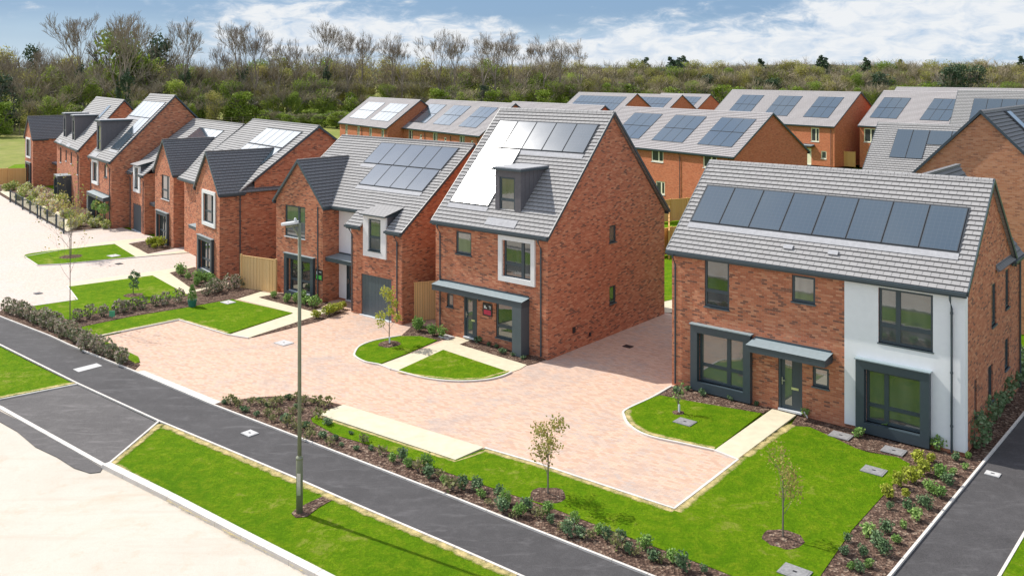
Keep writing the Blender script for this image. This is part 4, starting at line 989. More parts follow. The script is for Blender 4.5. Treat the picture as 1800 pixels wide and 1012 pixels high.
    H = House('brick_house', 'taller grey roofed house at the right edge behind the orange gable', V(47.5, 96, 0)-vA*4.8+uA*14, AA); H.body(14, 9.5, 5.2, 4.8, 10.2, slope=1.02); H.finish(); H.roof(-14, 0, -.16, 5.17, 4.83, 10.25, 9.82); H.solar(-12.4, -3.0, 1.2, 4.0, 7)
    # orange gable facing the camera behind the end house
    ap = V(22.2, 42.8, 0); H = House('brick_house', 'tall orange gable end with dark roof and skylight at the right edge', ap-uA*5.0, AA-R(90), brick='buff_orange_brick', tile='dark_roof_tile')
    H.body(12, 10, 5.1, 5.0, 10.15, slope=1.02); H.finish(); H.roof(-12, 0, -.16, 4.95, 5.0, 10.25, 10.16)
    sv = V(0, -1, 1.05).normalized(); nn = V(0, 1.05, 1).normalized(); b = MB('solar_glass', 'panel_frame'); c = V(-4.3, 5.72, 10.25-.72*1.04); b.obox(c, V(1, 0, 0), sv, nn, .5, .78, .03, .12, 1); b.obox(c, V(1, 0, 0), sv, nn, .44, .72, .121, .13, 0); b.build('roof_window', H.root)
    b = MB('zinc_cladding', 'lamp_white'); b.box(-2.5, -.9, 6.9, 9.0, 6.4, 8.3); b.box(-2.65, -.75, 6.5, 9.2, 8.3, 8.4, 1); b.build('dormer', H.root)


back_rows()

# ---------------------------------------------------------------- fences, railings, lamp post


def fence(pts, h, label, mat='new_fence_wood', gate=None, z0=0.):
    P = [p if isinstance(p, Vector) else G(*p) for p in pts]; base = P[0].copy(); base.z = z0; root = empty('timber_fence', base, 0, label, 'fence')
    for i in range(len(P)-1):
        a = P[i]-base; b = P[i+1]-base; a.z = b.z = 0; d = b-a; Lg = d.length; d.normalize(); n = V(-d.y, d.x, 0); k = max(1, round(Lg/1.83)); w = Lg/k
        for j in range(k):
            c = a+d*(w*(j+.5)); f = MB(mat); nb = max(2, int(w/.12)); bw = w/nb
            for q in range(nb): f.obox(c+d*(-w/2+bw*(q+.5)), d, n, V(0, 0, 1), bw/2-.003, .011+.006*(q % 2), .03, h-.05)
            f.obox(c, d, n, V(0, 0, 1), w/2-.06, .035, h-.05, h); f.build('fence_panel', root)
        for j in range(k+1):
            if i and j == 0: continue
            f = MB(mat); f.obox(a+d*(w*j), d, n, V(0, 0, 1), .05, .05, 0, h+.05); f.build('post', root)
    return root


fence([(424, 506), (485, 516)], 1.85, 'pale timber fence between the white framed gable and the wing house')
fence([G(705, 570)+vA*.6, G(770, 562)+vA*.2], 1.9, 'pale timber fence between the garage door and the tall middle house')
fence([(328, 439), (346, 446)], 1.9, 'narrow timber gate panel beside the white framed gable', 'new_fence_wood')
fence([(-20, 326), (45, 325)], 1.8, 'timber fence at the far left behind the flower garden', 'orange_fence_wood')
fence([(1466, 296), (1503, 299)], 1.9, 'tall orange timber double gates between the two far terraces', 'orange_fence_wood', z0=.35)
fence([G(1150, 392), G(1235, 384)], 1.8, 'orange timber fence nearest the brick terrace behind the gap', 'orange_fence_wood')
fence([G(1150, 452), G(1238, 436)], 1.8, 'orange timber fence in the gap between the two front houses', 'orange_fence_wood')
fence([G(1176, 455), G(1176, 405)], 1.8, 'orange timber side fence running back in the gap between houses', 'orange_fence_wood')


def boundary_fence():
    base = V(-98, 168, 0); root = empty('post_and_wire_fence', base, 0, 'thin boundary fence along the foot of the wood on the left', 'fence'); pts = [V(-120, 160, 0), V(-70, 200, 0), (V(-30, 225, 0)), V(0, 235, 0)]
    b = MB('twig_wood'); w = MB('twig_wood')
    for i in range(len(pts)-1):
        a, c = pts[i]-base, pts[i+1]-base; n = int((c-a).length/2.6)
        for j in range(n): p = a.lerp(c, j/n); b.box(p.x-.07, p.x+.07, p.y-.07, p.y+.07, 0, 2.2)
        for z in (.5, 1.1, 1.7, 2.15): w.tube([a+V(0, 0, z), c+V(0, 0, z)], .03, 4)
    b.build('posts', root)['kind'] = 'stuff'; w.build('wires', root)


boundary_fence()


def railing():
    pts = [(18, 356), (28, 361), (40, 369), (53, 376), (66, 384), (71, 386), (83, 393), (99, 402), (112, 411)]; P = [G(*p) for p in pts]; base = P[0]; root = empty('metal_railing', base, 0, 'low dark metal railing in front of the far left flower garden', 'railing')
    for p in P: b = MB('anthracite'); q = p-base; b.box(q.x-.05, q.x+.05, q.y-.05, q.y+.05, 0, 1.15); b.build('post', root)
    b = MB('anthracite')
    for i in range(len(P)-1):
        a, c = P[i]-base, P[i+1]-base; b.tube([a+V(0, 0, 1.08), c+V(0, 0, 1.08)], .02, 4); b.tube([a+V(0, 0, .15), c+V(0, 0, .15)], .015, 4); n = int((c-a).length/.14)
        for j in range(n): q = a.lerp(c, (j+.5)/n); b.tube([q+V(0, 0, .15), q+V(0, 0, 1.08)], .008, 3)
    b.build('rails', root)


railing()


def lamp_post():
    base = G(526.5, 903); root = empty('street_lamp', base, 0, 'tall olive green street lamp standing in the verge grass', 'street lamp')
    b = MB('green_column'); b.tube([(0, 0, -.1), (0, 0, 1.52), (0, 0, 1.60)], [.092, .092, .055], 14); b.tube([(0, 0, 1.58), (0, 0, 7.92)], [.056, .045], 12)
    b.tube([(0, 0, 1.5), (0, 0, 1.56)], .098, 14); b.tube([(0, 0, 7.55), (-.16, -.03, 7.83)], .03, 8); b.tube([(-.03, 0, 7.88), (-.36, -.06, 7.84)], .03, 8); b.build('column', root, True)
    d = MB('steel'); d.box(-.05, .05, -.097, -.093, .55, 1.15); d.build('access_door', root)
    h = MB('lamp_white', 'lead'); a = V(-.93, -.12, -.11).normalized(); c = V(-.02, 0, 7.93); s = a.cross(V(0, 0, 1)).normalized(); n = s.cross(a)
    prof = [(0, .04), (.04, .08), (.15, .11), (.32, .12), (.43, .09), (.47, .035)]
    for i in range(len(prof)-1):
        (l0, w0), (l1, w1) = prof[i], prof[i+1]; t0, t1 = (.05, .05) if i else (.02, .05)
        A = [c+a*l0-s*w0, c+a*l0+s*w0, c+a*l1+s*w1, c+a*l1-s*w1]; U = [p+n*.06 for p in A]; h.face(U[::1]); h.face(A[::-1], 1)
        h.face([A[0], A[3], U[3], U[0]]); h.face([A[1], U[1], U[2], A[2]])
    h.face([c+a*.47-s*.035, c+a*.47+s*.035, c+a*.47+s*.035+n*.05, c+a*.47-s*.035+n*.05]); o = h.build('lantern', root)
    p = MB('lamp_white'); q = c+a*.08+n*.05; p.tube([q, q+n*.05, q+n*.09, q+n*.11], [.045, .045, .03, .01], 10); p.build('photocell', o, True)
    m = sheet('mulch_patch', [(512, 905), (518, 898), (545, 884), (575, 871), (592, 876), (560, 894), (540, 910), (520, 912)], .045, 'bark_mulch')


lamp_post()

# ---------------------------------------------------------------- planting


def leaf_cloud(mb, n, c, rad, size, rng, mi=0, shell=.55, flat=1.0, elong=1.0, up=0.):
    c = Vector(c); rad = Vector(rad)
    for _ in range(n):
        d = Vector((rng.gauss(0, 1), rng.gauss(0, 1), rng.gauss(0, 1))).normalized(); r = shell+(1-shell)*rng.random()**.5
        p = c+Vector((d.x*rad.x, d.y*rad.y, d.z*rad.z*flat))*r; s = size*(.6+.8*rng.random())
        a = Vector((rng.gauss(0, 1), rng.gauss(0, 1), rng.gauss(0, 1)+up)).normalized(); b = a.cross(Vector((rng.gauss(0, 1), rng.gauss(0, 1), rng.gauss(0, 1)))).normalized()
        a *= s*elong; b *= s/elong*.5
        i = len(mb.v); mb.v += [tuple(p-a*.5), tuple(p+b), tuple(p+a*.5), tuple(p-b)]; mb.f.append((i, i+1, i+2, i+3)); mb.uv.append(None); mb.mi.append(mi)


def shrub_proto(name, mat, seed, h=.45, w=.5, n=220, leaf=.07, stems=True):
    rng = random.Random(seed); b = MB(mat)
    for k in range(5): leaf_cloud(b, n//5, (rng.uniform(-.3, .3)*w*.6, rng.uniform(-.3, .3)*w*.6, h*(.35+.3*rng.random())), (w*.36, w*.36, h*.36), leaf, rng, shell=.3)
    me = b.mesh(name, uv=False)
    if not stems: return me, None
    t = MB('bark')
    for k in range(5): a = rng.uniform(0, 6.28); t.tube([(0, 0, -.02), (math.cos(a)*w*.15, math.sin(a)*w*.15, h*.4), (math.cos(a)*w*.3, math.sin(a)*w*.3, h*.75)], [.012, .009, .004], 4)
    return me, t.mesh('stems', uv=False)


SH = {}
for nm, mat, h, w, n, lf in (('dark', 'shrub_dark', .55, .5, 260, .075), ('green', 'shrub_green', .5, .55, 260, .075), ('yellow', 'shrub_yellow', .45, .55, 300, .07), ('tiny', 'shrub_dark', .3, .45, 130, .08), ('sprig', 'sprig_leaves', .34, .6, 55, .085)):
    SH[nm] = [shrub_proto(nm+'_shrub', mat, 50+i*7+len(nm), h, w, n, lf) for i in range(3)]


def place_shrub(kind, px, py, label, group, sc=1.0, z=.03, rng=random.Random(5)):
    me, st = SH[kind][rng.randrange(3)]; o = bpy.data.objects.new('shrub', me); COL.objects.link(o); o.location = G(px, py)+V(0, 0, z); o.rotation_euler.z = rng.uniform(0, 6.28); s = sc*rng.uniform(.6, 1.3); o.scale = (s, s, s*rng.uniform(.85, 1.15))
    tag(o, label, 'shrub', group)
    t = bpy.data.objects.new('stems', st); COL.objects.link(t); t.parent = o
    return o


GB = 'dark shrubs in the long bark bed beside the footway'; LB = 'small dark shrub in the long bark bed beside the footway'
for p in ((395, 707), (412, 705), (432, 722), (454, 703), (483, 704), (507, 700), (550, 705), (450, 729), (500, 739), (469, 713), (536, 749), (569, 767), (590, 771), (600, 782), (628, 789), (653, 789), (690, 811), (717, 819), (707, 806), (750, 822), (752, 838), (814, 858), (839, 860), (846, 873), (877, 871), (888, 885), (883, 898), (926, 897), (963, 903), (968, 919), (1008, 920), (1019, 943), (1053, 936), (1067, 948), (1091, 950), (1105, 971), (1134, 965), (1148, 984), (1182, 987), (1201, 1002), (1238, 1005), (520, 715), (575, 745), (618, 762), (780, 848), (915, 905), (1000, 940)):
    big = p[0] > 680; place_shrub('dark' if big and (p[0]*7) % 3 else ('green' if big else 'tiny'), p[0], p[1]+3, LB, GB, .7 if big else .72)
for p in ((405, 711), (420, 714), (440, 712), (462, 712), (478, 716), (492, 710), (522, 704), (535, 712), (560, 712), (575, 716), (515, 728), (490, 728), (478, 742), (520, 757), (545, 758), (470, 733), (560, 735), (530, 725), (505, 750), (540, 772), (580, 782), (640, 778), (670, 800), (735, 830), (770, 838), (795, 862), (860, 890), (905, 912), (945, 912), (985, 932), (1035, 948), (1085, 965), (1120, 978), (1160, 990)):
    place_shrub('sprig', p[0], p[1], 'low straggly olive green sprig in the long bark bed', 'straggly sprigs in the long bark bed', .9)
for p in ((1611, 817), (1635, 812), (1597, 836), (1625, 836), (1608, 851), (1583, 859), (1594, 876), (1561, 876)): place_shrub('yellow', *p, 'golden yellow shrub in the right-hand bed below the white wall', 'golden shrubs in the right-hand bed', .85)
for p in ((1675, 836), (1651, 842), (1666, 854), (1697, 826), (1682, 811), (1703, 808), (1635, 866), (1651, 876), (1620, 888), (1630, 896), (1564, 897), (1598, 900), (1611, 916), (1589, 931), (1558, 937), (1577, 956), (1527, 946), (1540, 962), (1554, 977), (1490, 953), (1518, 980), (1527, 999), (1497, 1002), (1484, 977), (1512, 1008)): place_shrub('green' if p[0] % 2 else 'dark', *p, 'leafy green shrub in the right-hand bed beside the side path', 'green shrubs in the right-hand bed', .72)
for p in ((1614, 780), (1651, 792), (1558, 766), (1509, 769), (1497, 751), (1457, 741), (1418, 734)): place_shrub('green', *p, 'small green shrub against the foot of the right-hand house', 'shrubs against the right-hand house front', .95)
for p in ((1188, 691), (1210, 687), (1235, 697), (1285, 705), (1330, 713)): place_shrub('tiny', *p, 'low grey-green shrub under the dark bay window left of the front door', 'low shrubs under the dark bay window', .9)
for p in ((505, 532), (520, 533), (537, 537), (552, 541), (480, 524), (530, 529)): place_shrub('green', *p, 'bright green plant in the bed under the wing bay window', 'green plants under the wing bay window', 1.1)
for p in ((556, 560), (578, 556), (592, 549), (604, 543), (585, 552)): place_shrub('yellow', *p, 'yellow-green shrub in the narrow strip beside the garage drive', 'yellow shrubs in the narrow strip', 1.25)
for p in ((737, 583), (776, 594), (760, 590)): place_shrub('green', *p, 'white flowered shrub in front of the right timber fence', 'white flowered shrubs by the right timber fence', 1.05)
for p in ((840, 602), (860, 608), (885, 622), (902, 626), (920, 632), (873, 611)): place_shrub('tiny', *p, 'low plant in the bark below the tall middle house window', 'low plants below the tall middle house', .9)
for p in ((262, 434), (276, 431), (286, 435), (295, 430), (270, 437)): place_shrub('yellow', *p, 'golden shrub in the small bed by the grey garage house', 'golden shrubs by the grey garage house', 1.3)
for p in ((318, 485), (330, 492), (350, 497), (362, 497), (345, 503), (372, 500)): place_shrub('green', *p, 'green shrub in the bed under the white framed gable', 'green shrubs under the white framed gable', 1.2)


def hedge(pts, w, h, mat, label, n, leaf=.11, seed=3, gaps=.25):
    rng = random.Random(seed); P = [G(*p) for p in pts]; base = P[0].copy(); b = MB(mat); st = MB('bark')
    for i in range(len(P)-1):
        a, c = P[i]-base, P[i+1]-base; k = max(1, int((c-a).length/(w*.75)))
        for j in range(k):
            p = a.lerp(c, (j+rng.uniform(.3, .7))/k)+V(rng.uniform(-.12, .12), rng.uniform(-.12, .12), 0); s = rng.uniform(.8, 1.2)
            leaf_cloud(b, n, p+V(0, 0, h*.5*s), (w*.5*s, w*.5*s, h*.52*s), leaf, rng, shell=.55); st.tube([p, p+V(0, 0, h*.5)], .02, 4)
    o = b.build('hedge', uv=False, loc=base+V(0, 0, .03)); tag(o, label, 'hedge'); st.build('stems', o, uv=False)


hedge([(10, 548), (50, 560), (84, 580), (125, 597), (160, 617), (200, 634), (226, 644)], .62, .72, 'hedge_leaves', 'low grey-green hedge running beside the dark footway on the left', 170, .10, 3)
hedge([(132, 566), (170, 558), (210, 550), (260, 541), (320, 530)], .62, .70, 'hedge_leaves', 'low hedge between the two left lawns, nearer part', 170, .10, 4)
hedge([(352, 521), (380, 514), (410, 507), (445, 504)], .7, .75, 'hedge_leaves', 'low pinkish hedge reaching the pale timber fence', 180, .10, 6)
hedge([(75, 560), (100, 566), (118, 569)], .5, .5, 'hedge_leaves', 'short low hedge at the corner of the left lawn', 120, .09, 9)
hedge([(1700, 790), (1712, 772), (1730, 745), (1750, 715), (1775, 680), (1800, 650)], .95, 1.0, 'shrub_dark', 'dark green hedge along the side wall of the right-hand house', 520, .11, 8)


def flower_garden():
    rng = random.Random(12)
    for (px, py, s) in ((12, 336, 1.2), (25, 334, 1.5), (40, 345, 1.6), (48, 336, 1.4), (60, 350, 1.5), (72, 345, 1.6), (55, 360, 1.2), (70, 366, 1.6), (82, 358, 1.8), (95, 352, 1.5), (100, 370, 1.6), (88, 380, 1.3), (106, 362, 1.8), (120, 384, 1.2), (128, 390, 1.2), (140, 398, 1.3), (152, 390, 1.3), (165, 400, 1.2), (178, 396, 1.3), (186, 402, 1.1), (130, 402, 1.3), (112, 384, 1.2), (34, 352, 1.1), (90, 366, 1.3)):
        b = MB('bed_flowers'); leaf_cloud(b, 260, (0, 0, .33*s), (.40*s, .40*s, .33*s), .16, rng, shell=.1)
        o = b.build('garden_plant', uv=False, loc=G(px, py)+V(0, 0, .03)); tag(o, 'mixed flowering plant in the far left show garden', 'plant', 'plants in the far left show garden')


flower_garden()


def grow(mb, p, d, L_, r, depth, rng, segs=3, spread=.55, split=(2, 3), taper=.62, wob=.16, leaves=None, mi=0, sides=None, upw=.12, minr=.02):
    pts = [p.copy()]; rad = [r]; q = p.copy(); dd = d.copy()
    for k in range(segs):
        dd = (dd+Vector((rng.gauss(0, wob), rng.gauss(0, wob), rng.gauss(0, wob*.6)+upw*.3))).normalized(); q = q+dd*L_/segs; pts.append(q.copy()); rad.append(max(minr, r+(r*taper-r)*(k+1)/segs))
    mb.tube(pts, rad, sides or (5 if r > .12 else 3), mi, cap=False)
    if depth == 0:
        if leaves is not None: leaves.append((q, dd))
        return
    n = rng.randint(*split)+(1 if depth <= 2 else 0); a0 = rng.uniform(0, 6.28)
    for k in range(n):
        t = 1 if k < 2 else rng.uniform(.45, .95); src = pts[0].lerp(pts[-1], t) if k >= 2 else q
        s = spread*rng.uniform(.7, 1.25); a = a0+6.28*k/n+rng.uniform(-.5, .5); x = dd.orthogonal().normalized(); y = dd.cross(x)
        nd = (dd*math.cos(s)+(x*math.cos(a)+y*math.sin(a))*math.sin(s)+V(0, 0, upw)).normalized()
        grow(mb, src, nd, L_*rng.uniform(.62, .86), max(minr, rad[-1]*rng.uniform(.6, .8)), depth-1, rng, max(2, segs-1), spread, split, taper, wob, leaves, mi, None, upw, minr)


def bare_tree(seed, ivy):
    """tall leafless tree, unit height about 24 m: trunk mesh, crown mesh of branches, optional ivy"""
    rng = random.Random(seed); t = MB('tall_bark'); h = rng.uniform(8, 11); lean = V(rng.uniform(-.05, .05), rng.uniform(-.05, .05), 1)
    top = lean*h; t.tube([V(0, 0, -.5), lean*h*.3, lean*h*.7, top], [.55, .45, .36, .28], 8, cap=False)
    c = MB('tall_bark'); n = 4
    for k in range(n):
        a = 6.28*k/n+rng.uniform(-.4, .4); s = rng.uniform(.15, .4) if k else .08; grow(c, top*(1-.05*k), V(math.cos(a)*s, math.sin(a)*s, 1).normalized(), rng.uniform(3.9, 4.7), .24, 5, rng, 3, .42, (2, 3), .62, .15, None, 0, None, .14, .03)
    for k in range(3): a = rng.uniform(0, 6.28); grow(c, top*rng.uniform(.55, .9), V(math.cos(a), math.sin(a), .7).normalized(), 3.2, .13, 3, rng, 3, .5, (2, 3), .6, .16, None, 0, None, .12, .024)
    i = None
    if ivy:
        i = MB('dark_foliage')
        for k in range(26): z = h*1.25*k/26; leaf_cloud(i, 60, lean*z+V(rng.uniform(-.25, .25), rng.uniform(-.25, .25), 0), ((.85-.015*k)*rng.uniform(.7, 1.3), .8-.015*k, .7), .34, rng, shell=.4)
        for k in range(4): a = rng.uniform(0, 6.28); leaf_cloud(i, 110, top+V(math.cos(a)*1.3, math.sin(a)*1.3, rng.uniform(0, 2.5)), (.8, .8, 1.2), .33, rng, shell=.2)
        i = i.mesh('ivy', uv=False)
    return t.mesh('trunk', uv=False), c.mesh('crown', uv=False), i


def bushy_tree(seed, kind, h=12., w=6.5, n=2600, leafmat='budding_foliage', tw=True, leaf=.30):
    rng = random.Random(seed); t = MB('bark'); ends = []; t.tube([V(0, 0, -.5), V(rng.uniform(-.2, .2), 0, h*.3)], [.28, .2], 6, cap=False)
    for k in range(4): a = 1.57*k+rng.uniform(-.5, .5); grow(t, V(0, 0, h*rng.uniform(.15, .3)), V(math.cos(a)*.5, math.sin(a)*.5, 1).normalized(), h*.26, .13, 3, rng, 3, .42, (2, 3), .6, .14, ends, 0, None, .15, .03)
    c = MB(leafmat, 'twig_wood'); rng.shuffle(ends); m = len(ends); mz = max(e[0].z for e in ends)
    if tw:
        for e, d in ends[:90]:
            for k in range(4):
                a = (d+Vector((rng.gauss(0, .5), rng.gauss(0, .5), rng.gauss(.2, .4)))).normalized(); c.tube([e, e+a*rng.uniform(1.0, 2.4)], [.03, .012], 3, 1, cap=False)
    lobes = []
    for k in range(15): a = rng.uniform(0, 6.28); r = w*.5*rng.uniform(.1, .78); z = h*rng.uniform(.12, .93); r *= (1.12-abs(z/h-.45)*1.15); lobes.append((V(math.cos(a)*r, math.sin(a)*r, z), rng.uniform(.6, 1.3)))
    for p, s in lobes: leaf_cloud(c, n//15, p, (w*.24*s, w*.24*s, h*.125*s), leaf, rng, 0, .25, 1, 1.25, .5)
    leaf_cloud(c, n//4, V(0, 0, h*.46), (w*.42, w*.42, h*.44), leaf, rng, 0, .5, 1, 1.25, .5)
    return t.mesh('trunk', uv=False), c.mesh('crown', uv=False), None


def conifer(seed, h=11):
    rng = random.Random(seed); t = MB('bark'); t.tube([V(0, 0, -.5), V(0, 0, h*.95)], [.22, .04], 6, cap=False); c = MB('dark_foliage')
    for k in range(16): z = h*(.12+.86*k/16); r = (1-k/16.5)*h*.27*rng.uniform(.8, 1.2); leaf_cloud(c, int(40+150*r/(h*.27)), V(rng.uniform(-.3, .3), rng.uniform(-.3, .3), z), (r, r, h*.05), .34, rng, 0, .4, 1, 1.2, .1)
    return t.mesh('trunk', uv=False), c.mesh('crown', uv=False), None


def put_tree(name, pro, x, y, s, rz, label, cat='tree', group=None, sw=1.0, z=0.):
    o = empty(name, (x, y, z), rz, label, cat, group); o.scale = (s*sw, s*sw, s)
    for nm, me in zip(('trunk', 'crown', 'ivy'), pro):
        if me: c = bpy.data.objects.new(nm, me); COL.objects.link(c); c.parent = o
    return o


def woods():
    rng = random.Random(21)
    bare = [bare_tree(100+i, i % 2 == 0) for i in range(6)]
    tall = [(140, 18, 188, 2), (207, 17, 185, 0), (225, 22, 180, 4), (322, 30, 190, 0), (425, 34, 195, 2), (448, 38, 200, 1), (488, 66, 215, 3), (522, 64, 215, 5), (577, 34, 200, 4), (612, 44, 208, 3), (636, 52, 210, 5), (690, 54, 210, 1), (706, 60, 216, 3), (773, 46, 215, 5), (797, 52, 220, 1), (850, 54, 222, 3), (872, 50, 220, 5), (900, 50, 225, 1), (925, 68, 232, 3), (955, 58, 230, 5), (985, 66, 235, 1), (1020, 66, 240, 3), (60, 72, 195, 3), (395, 70, 220, 1), (25, 84, 190, 5)]
    lab = {0: 'tall bare tree with ivy clad trunk rising above the wood', 1: 'tall bare tree without ivy rising above the wood'}
    for k, (px, py, Y, i) in enumerate(tall):
        Y = Y if px in (207, 225) else max(Y, 172+px*.085+18); top = CH+(YH-py)*Y/F; me = bare[i]; hh = max(v.co.z for v in me[1].vertices); s = top/hh
        put_tree('bare_tree', me, (px-CX)/F*Y, Y, s, rng.uniform(0, 6.28), lab[0 if me[2] else 1], group='tall bare trees above the wood' if not me[2] else 'ivy clad bare trees above the wood', sw=.82)
    bud = [bushy_tree(200+i, 'bud', 12, 6.5, 4200, 'budding_foliage', leaf=.22) for i in range(5)]
    grn = [bushy_tree(300+i, 'grn', 11, 6.5, 4200, 'green_foliage', leaf=.23) for i in range(3)]
    brt = [bushy_tree(400+i, 'brt', 7, 5.5, 2200, 'bright_foliage', False, .28) for i in range(2)]
    drk = [bushy_tree(500+i, 'drk', 10, 6.0, 2600, 'dark_foliage', False, .32) for i in range(2)]
    con = [conifer(600+i) for i in range(2)]
    L_ = {'bud': ('budding brownish tree in the wood behind the houses', 'budding trees in the wood'), 'grn': ('green leafing tree in the wood behind the houses', 'green trees in the wood'),
          'brt': ('bright yellow-green bush in front of the wood', 'bright bushes in the wood'), 'drk': ('dark evergreen tree in the wood behind the houses', 'dark evergreens in the wood')}
    K = {'bud': (bud, 12), 'grn': (grn, 11), 'brt': (brt, 7), 'drk': (drk, 10)}
    def add(kind, px, Y, toppx, sw=1.):
        pr, h = K[kind]; top = CH+(YH-toppx)*Y/F; s = top/h; put_tree({'bud': 'budding_tree', 'grn': 'leafing_tree', 'brt': 'bush', 'drk': 'evergreen_tree'}[kind], rng.choice(pr), (px-CX)/F*Y, Y+rng.uniform(-3, 3), s, rng.uniform(0, 6.28), L_[kind][0], 'tree' if kind != 'brt' else 'bush', L_[kind][1], sw)
    # left wood, back rows to front rows
    def edge(px): return 172+max(0, px)*.085 if px < 900 else 250
    x = -60
    while x < 960:                                   # back rank
        add('bud' if rng.random() < .7 else 'grn', x, edge(x)+38, 100+rng.uniform(-12, 10)+x*.012, 1.05); x += rng.uniform(32, 46)
    x = -50
    while x < 960: add('bud' if rng.random() < .55 else 'grn', x, edge(x)+24, 118+rng.uniform(-10, 10), 1.05); x += rng.uniform(38, 56)
    x = -55
    while x < 960: add(rng.choice(('bud', 'bud', 'grn', 'grn', 'grn', 'drk')), x, edge(x)+11, 140+rng.uniform(-10, 12)+(5 if x > 500 else 0), 1.2); x += rng.uniform(44, 66)
    x = -40
    while x < 960: add(rng.choice(('grn', 'brt', 'bud', 'grn', 'brt')), x, edge(x)+2, 176+rng.uniform(-12, 12)-(x*.02), 1.3); x += rng.uniform(34, 54)
    for px, py in ((205, 58), (232, 72), (262, 92), (410, 168), (440, 172), (350, 164), (570, 158), (618, 160)): add('brt', px, edge(px)+(26 if py < 120 else 6), py, .9)
    for px, py in ((285, 60), (62, 84), (262, 84), (745, 118)): add('drk', px, edge(px)+44, py, .7)
    x = 470
    while x < 740: add('grn' if rng.random() < .6 else 'brt', x, 204+rng.uniform(-3, 3), 196+rng.uniform(-4, 5), 1.9); x += rng.uniform(11, 16)
    # right wood
    for (Y, y0, jit, kinds, st) in ((430, 112, 6, ('bud', 'bud', 'grn'), (15, 22)), (370, 121, 7, ('bud', 'bud', 'bud', 'grn'), (20, 30)), (315, 133, 7, ('bud', 'grn', 'bud', 'drk', 'bud'), (24, 34)), (270, 147, 6, ('grn', 'brt', 'bud', 'brt', 'grn'), (28, 42))):
        x = 900 if Y > 300 else 900
        while x < 1880: add(rng.choice(kinds), x, Y, y0+rng.uniform(-jit, jit), 1.35); x += rng.uniform(*st)
    for px, py, Y in ((1133, 99, 440), (1180, 98, 400), (1191, 99, 410), (1202, 96, 440), (1338, 101, 400), (1443, 95, 400), (1449, 99, 410), (1523, 99, 400), (1796, 96, 380), (1580, 103, 440)):
        top = CH+(YH-py)*Y/F; put_tree('conifer', con[rng.randrange(2)], (px-CX)/F*Y, Y, top/11, rng.uniform(0, 6), 'dark conifer standing above the far right treeline', 'tree', 'dark conifers above the right treeline', 1.7)
    for px in (1668, 1690, 1716): add('drk', px, 250, 116+rng.uniform(-4, 6), 1.1)
    # far strips of woodland that read as one mass
    b = MB('budding_foliage', 'green_foliage'); r2 = random.Random(31)
    for Y, h, x0, x1 in ((620, 15, -420, 620), (900, 19, -620, 900)):
        n = int((x1-x0)/7)
        for k in range(n): x = x0+(x1-x0)*k/n; leaf_cloud(b, 90, V(x, Y+r2.uniform(-20, 20), h*.45), (7, 7, h*r2.uniform(.38, .56)), 1.7, r2, r2.randrange(2), .5)
    tag(b.build('far_woodland', uv=False), kind='stuff')


woods()


def young_tree(px, py, h, label, seed, leafmat='copper_leaves', w=.45, n=260, leaf=.10, guard=False, mulch=.5, base=.22, thin=False):
    rng = random.Random(seed); O = G(px, py); root = empty('young_tree', O+V(0, 0, .05), 0, label, 'tree'); t = MB('bark'); ends = []
    t.tube([V(0, 0, -.05), V(.01, 0, h*.5), V(0, .01, h*.9)], [.026, .018, .007], 6, cap=False)
    nb = 9 if not thin else 12
    for k in range(nb):
        z = h*(base+.65*k/nb); a = rng.uniform(0, 6.28); grow(t, V(0, 0, z), V(math.cos(a)*.6, math.sin(a)*.6, 1).normalized(), h*.17, .009, 2, rng, 2, .4, (1, 2), .6, .15, ends, 0, 3, .15, .003)
    t.build('trunk', root, uv=False); c = MB(leafmat); k = max(1, n//max(1, len(ends)))
    for e, d in ends: leaf_cloud(c, k, e, (w*.22, w*.22, w*.25), leaf, rng, 0, .1)
    c.build('crown', root, uv=False)
    if mulch:
        m = MB('bark_mulch'); P = [V(math.cos(6.28*k/18)*mulch*rng.uniform(.9, 1.1), math.sin(6.28*k/18)*mulch*rng.uniform(.9, 1.1), .0) for k in range(18)]
        for k in range(18): m.face([P[k], P[(k+1) % 18], V(0, 0, .07)])
        o = m.build('mulch_ring', loc=O+V(0, 0, .047)); tag(o, kind='structure')
    if guard: g = MB('label_white'); g.tube([(0.03, -.05, 0), (0.03, -.05, .3)], .035, 8); g.build('trunk_guard', root)


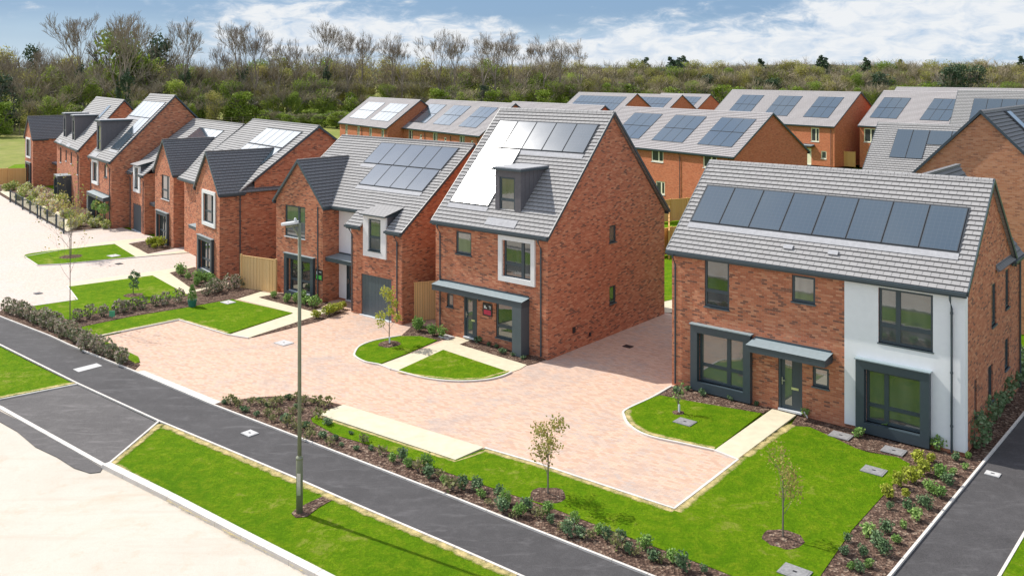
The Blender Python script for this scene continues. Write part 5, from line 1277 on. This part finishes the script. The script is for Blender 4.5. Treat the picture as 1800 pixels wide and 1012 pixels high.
young_tree(963, 873, 2.0, 'young copper leaved tree in the lawn edge beside the paved drive', 3, w=.95, n=900, leaf=.06, mulch=.52)
young_tree(1376, 949, 2.0, 'young bronze green tree in the large front lawn on the right', 8, 'copper_leaves', w=1.0, n=700, leaf=.055, mulch=.5)
young_tree(684, 606, 2.1, 'young yellow-green tree in the oval lawn left of the tall house', 11, 'shrub_yellow', w=.7, n=800, leaf=.08, guard=True)
young_tree(1192, 727, .9, 'tiny newly planted sapling in the small right lawn with white guard', 14, 'shrub_green', w=.5, n=90, leaf=.07, mulch=.22, guard=True)
young_tree(123, 565, 5.6, 'tall thin sapling rising from the hedge corner on the left', 17, 'copper_leaves', w=.9, n=170, leaf=.08, mulch=0, base=.35, thin=True)
young_tree(125, 452, 3.4, 'slender sapling in the far oval lawn', 19, 'copper_leaves', w=1.1, n=600, leaf=.08, mulch=.7, base=.3, thin=True)
young_tree(234, 520, 1.25, 'small upright evergreen sapling in the left lawn', 23, 'shrub_dark', w=.4, n=700, leaf=.07, mulch=.5, base=.1)


def potted_conifer(px, py):
    O = G(px, py); root = empty('potted_conifer', O+V(0, 0, .05), 0, 'small potted cone shaped conifer on the left lawn edge', 'plant'); b = MB('planter'); b.tube([(0, 0, 0), (0, 0, .34)], [.18, .24], 14); b.build('pot', root)
    c = MB('shrub_green'); r = random.Random(4)
    for k in range(6): leaf_cloud(c, 90, V(0, 0, .42+.12*k), (.27-.035*k, .27-.035*k, .12), .07, r, 0, .5)
    c.build('foliage', root, uv=False)


potted_conifer(338, 540)
for px, py, lb in ((197, 560, 'green plant label stake at the foot of the left hedge'),):
    b = MB('guard_green'); b.box(-.14, .14, -.01, .01, .08, .36); b.box(-.015, .015, -.01, .01, 0, .08); tag(b.build('plant_label', loc=G(px, py)+V(0, 0, .03)), lb, 'plant label')
# clipped ball trees by the far left porch
for i, (px, py) in enumerate(((170, 396), (182, 403))):
    O = G(px, py); root = empty('ball_tree', O, 0, ('left' if i == 0 else 'right')+' clipped ball tree by the dark porch of the tall far left house', 'plant'); b = MB('bark'); b.tube([(0, 0, 0), (0, 0, 1.3)], .03, 6); b.build('trunk', root)
    c = MB('shrub_green'); leaf_cloud(c, 500, V(0, 0, 1.6), (.42, .42, .42), .09, random.Random(i), 0, .7); c.build('crown', root, uv=False)
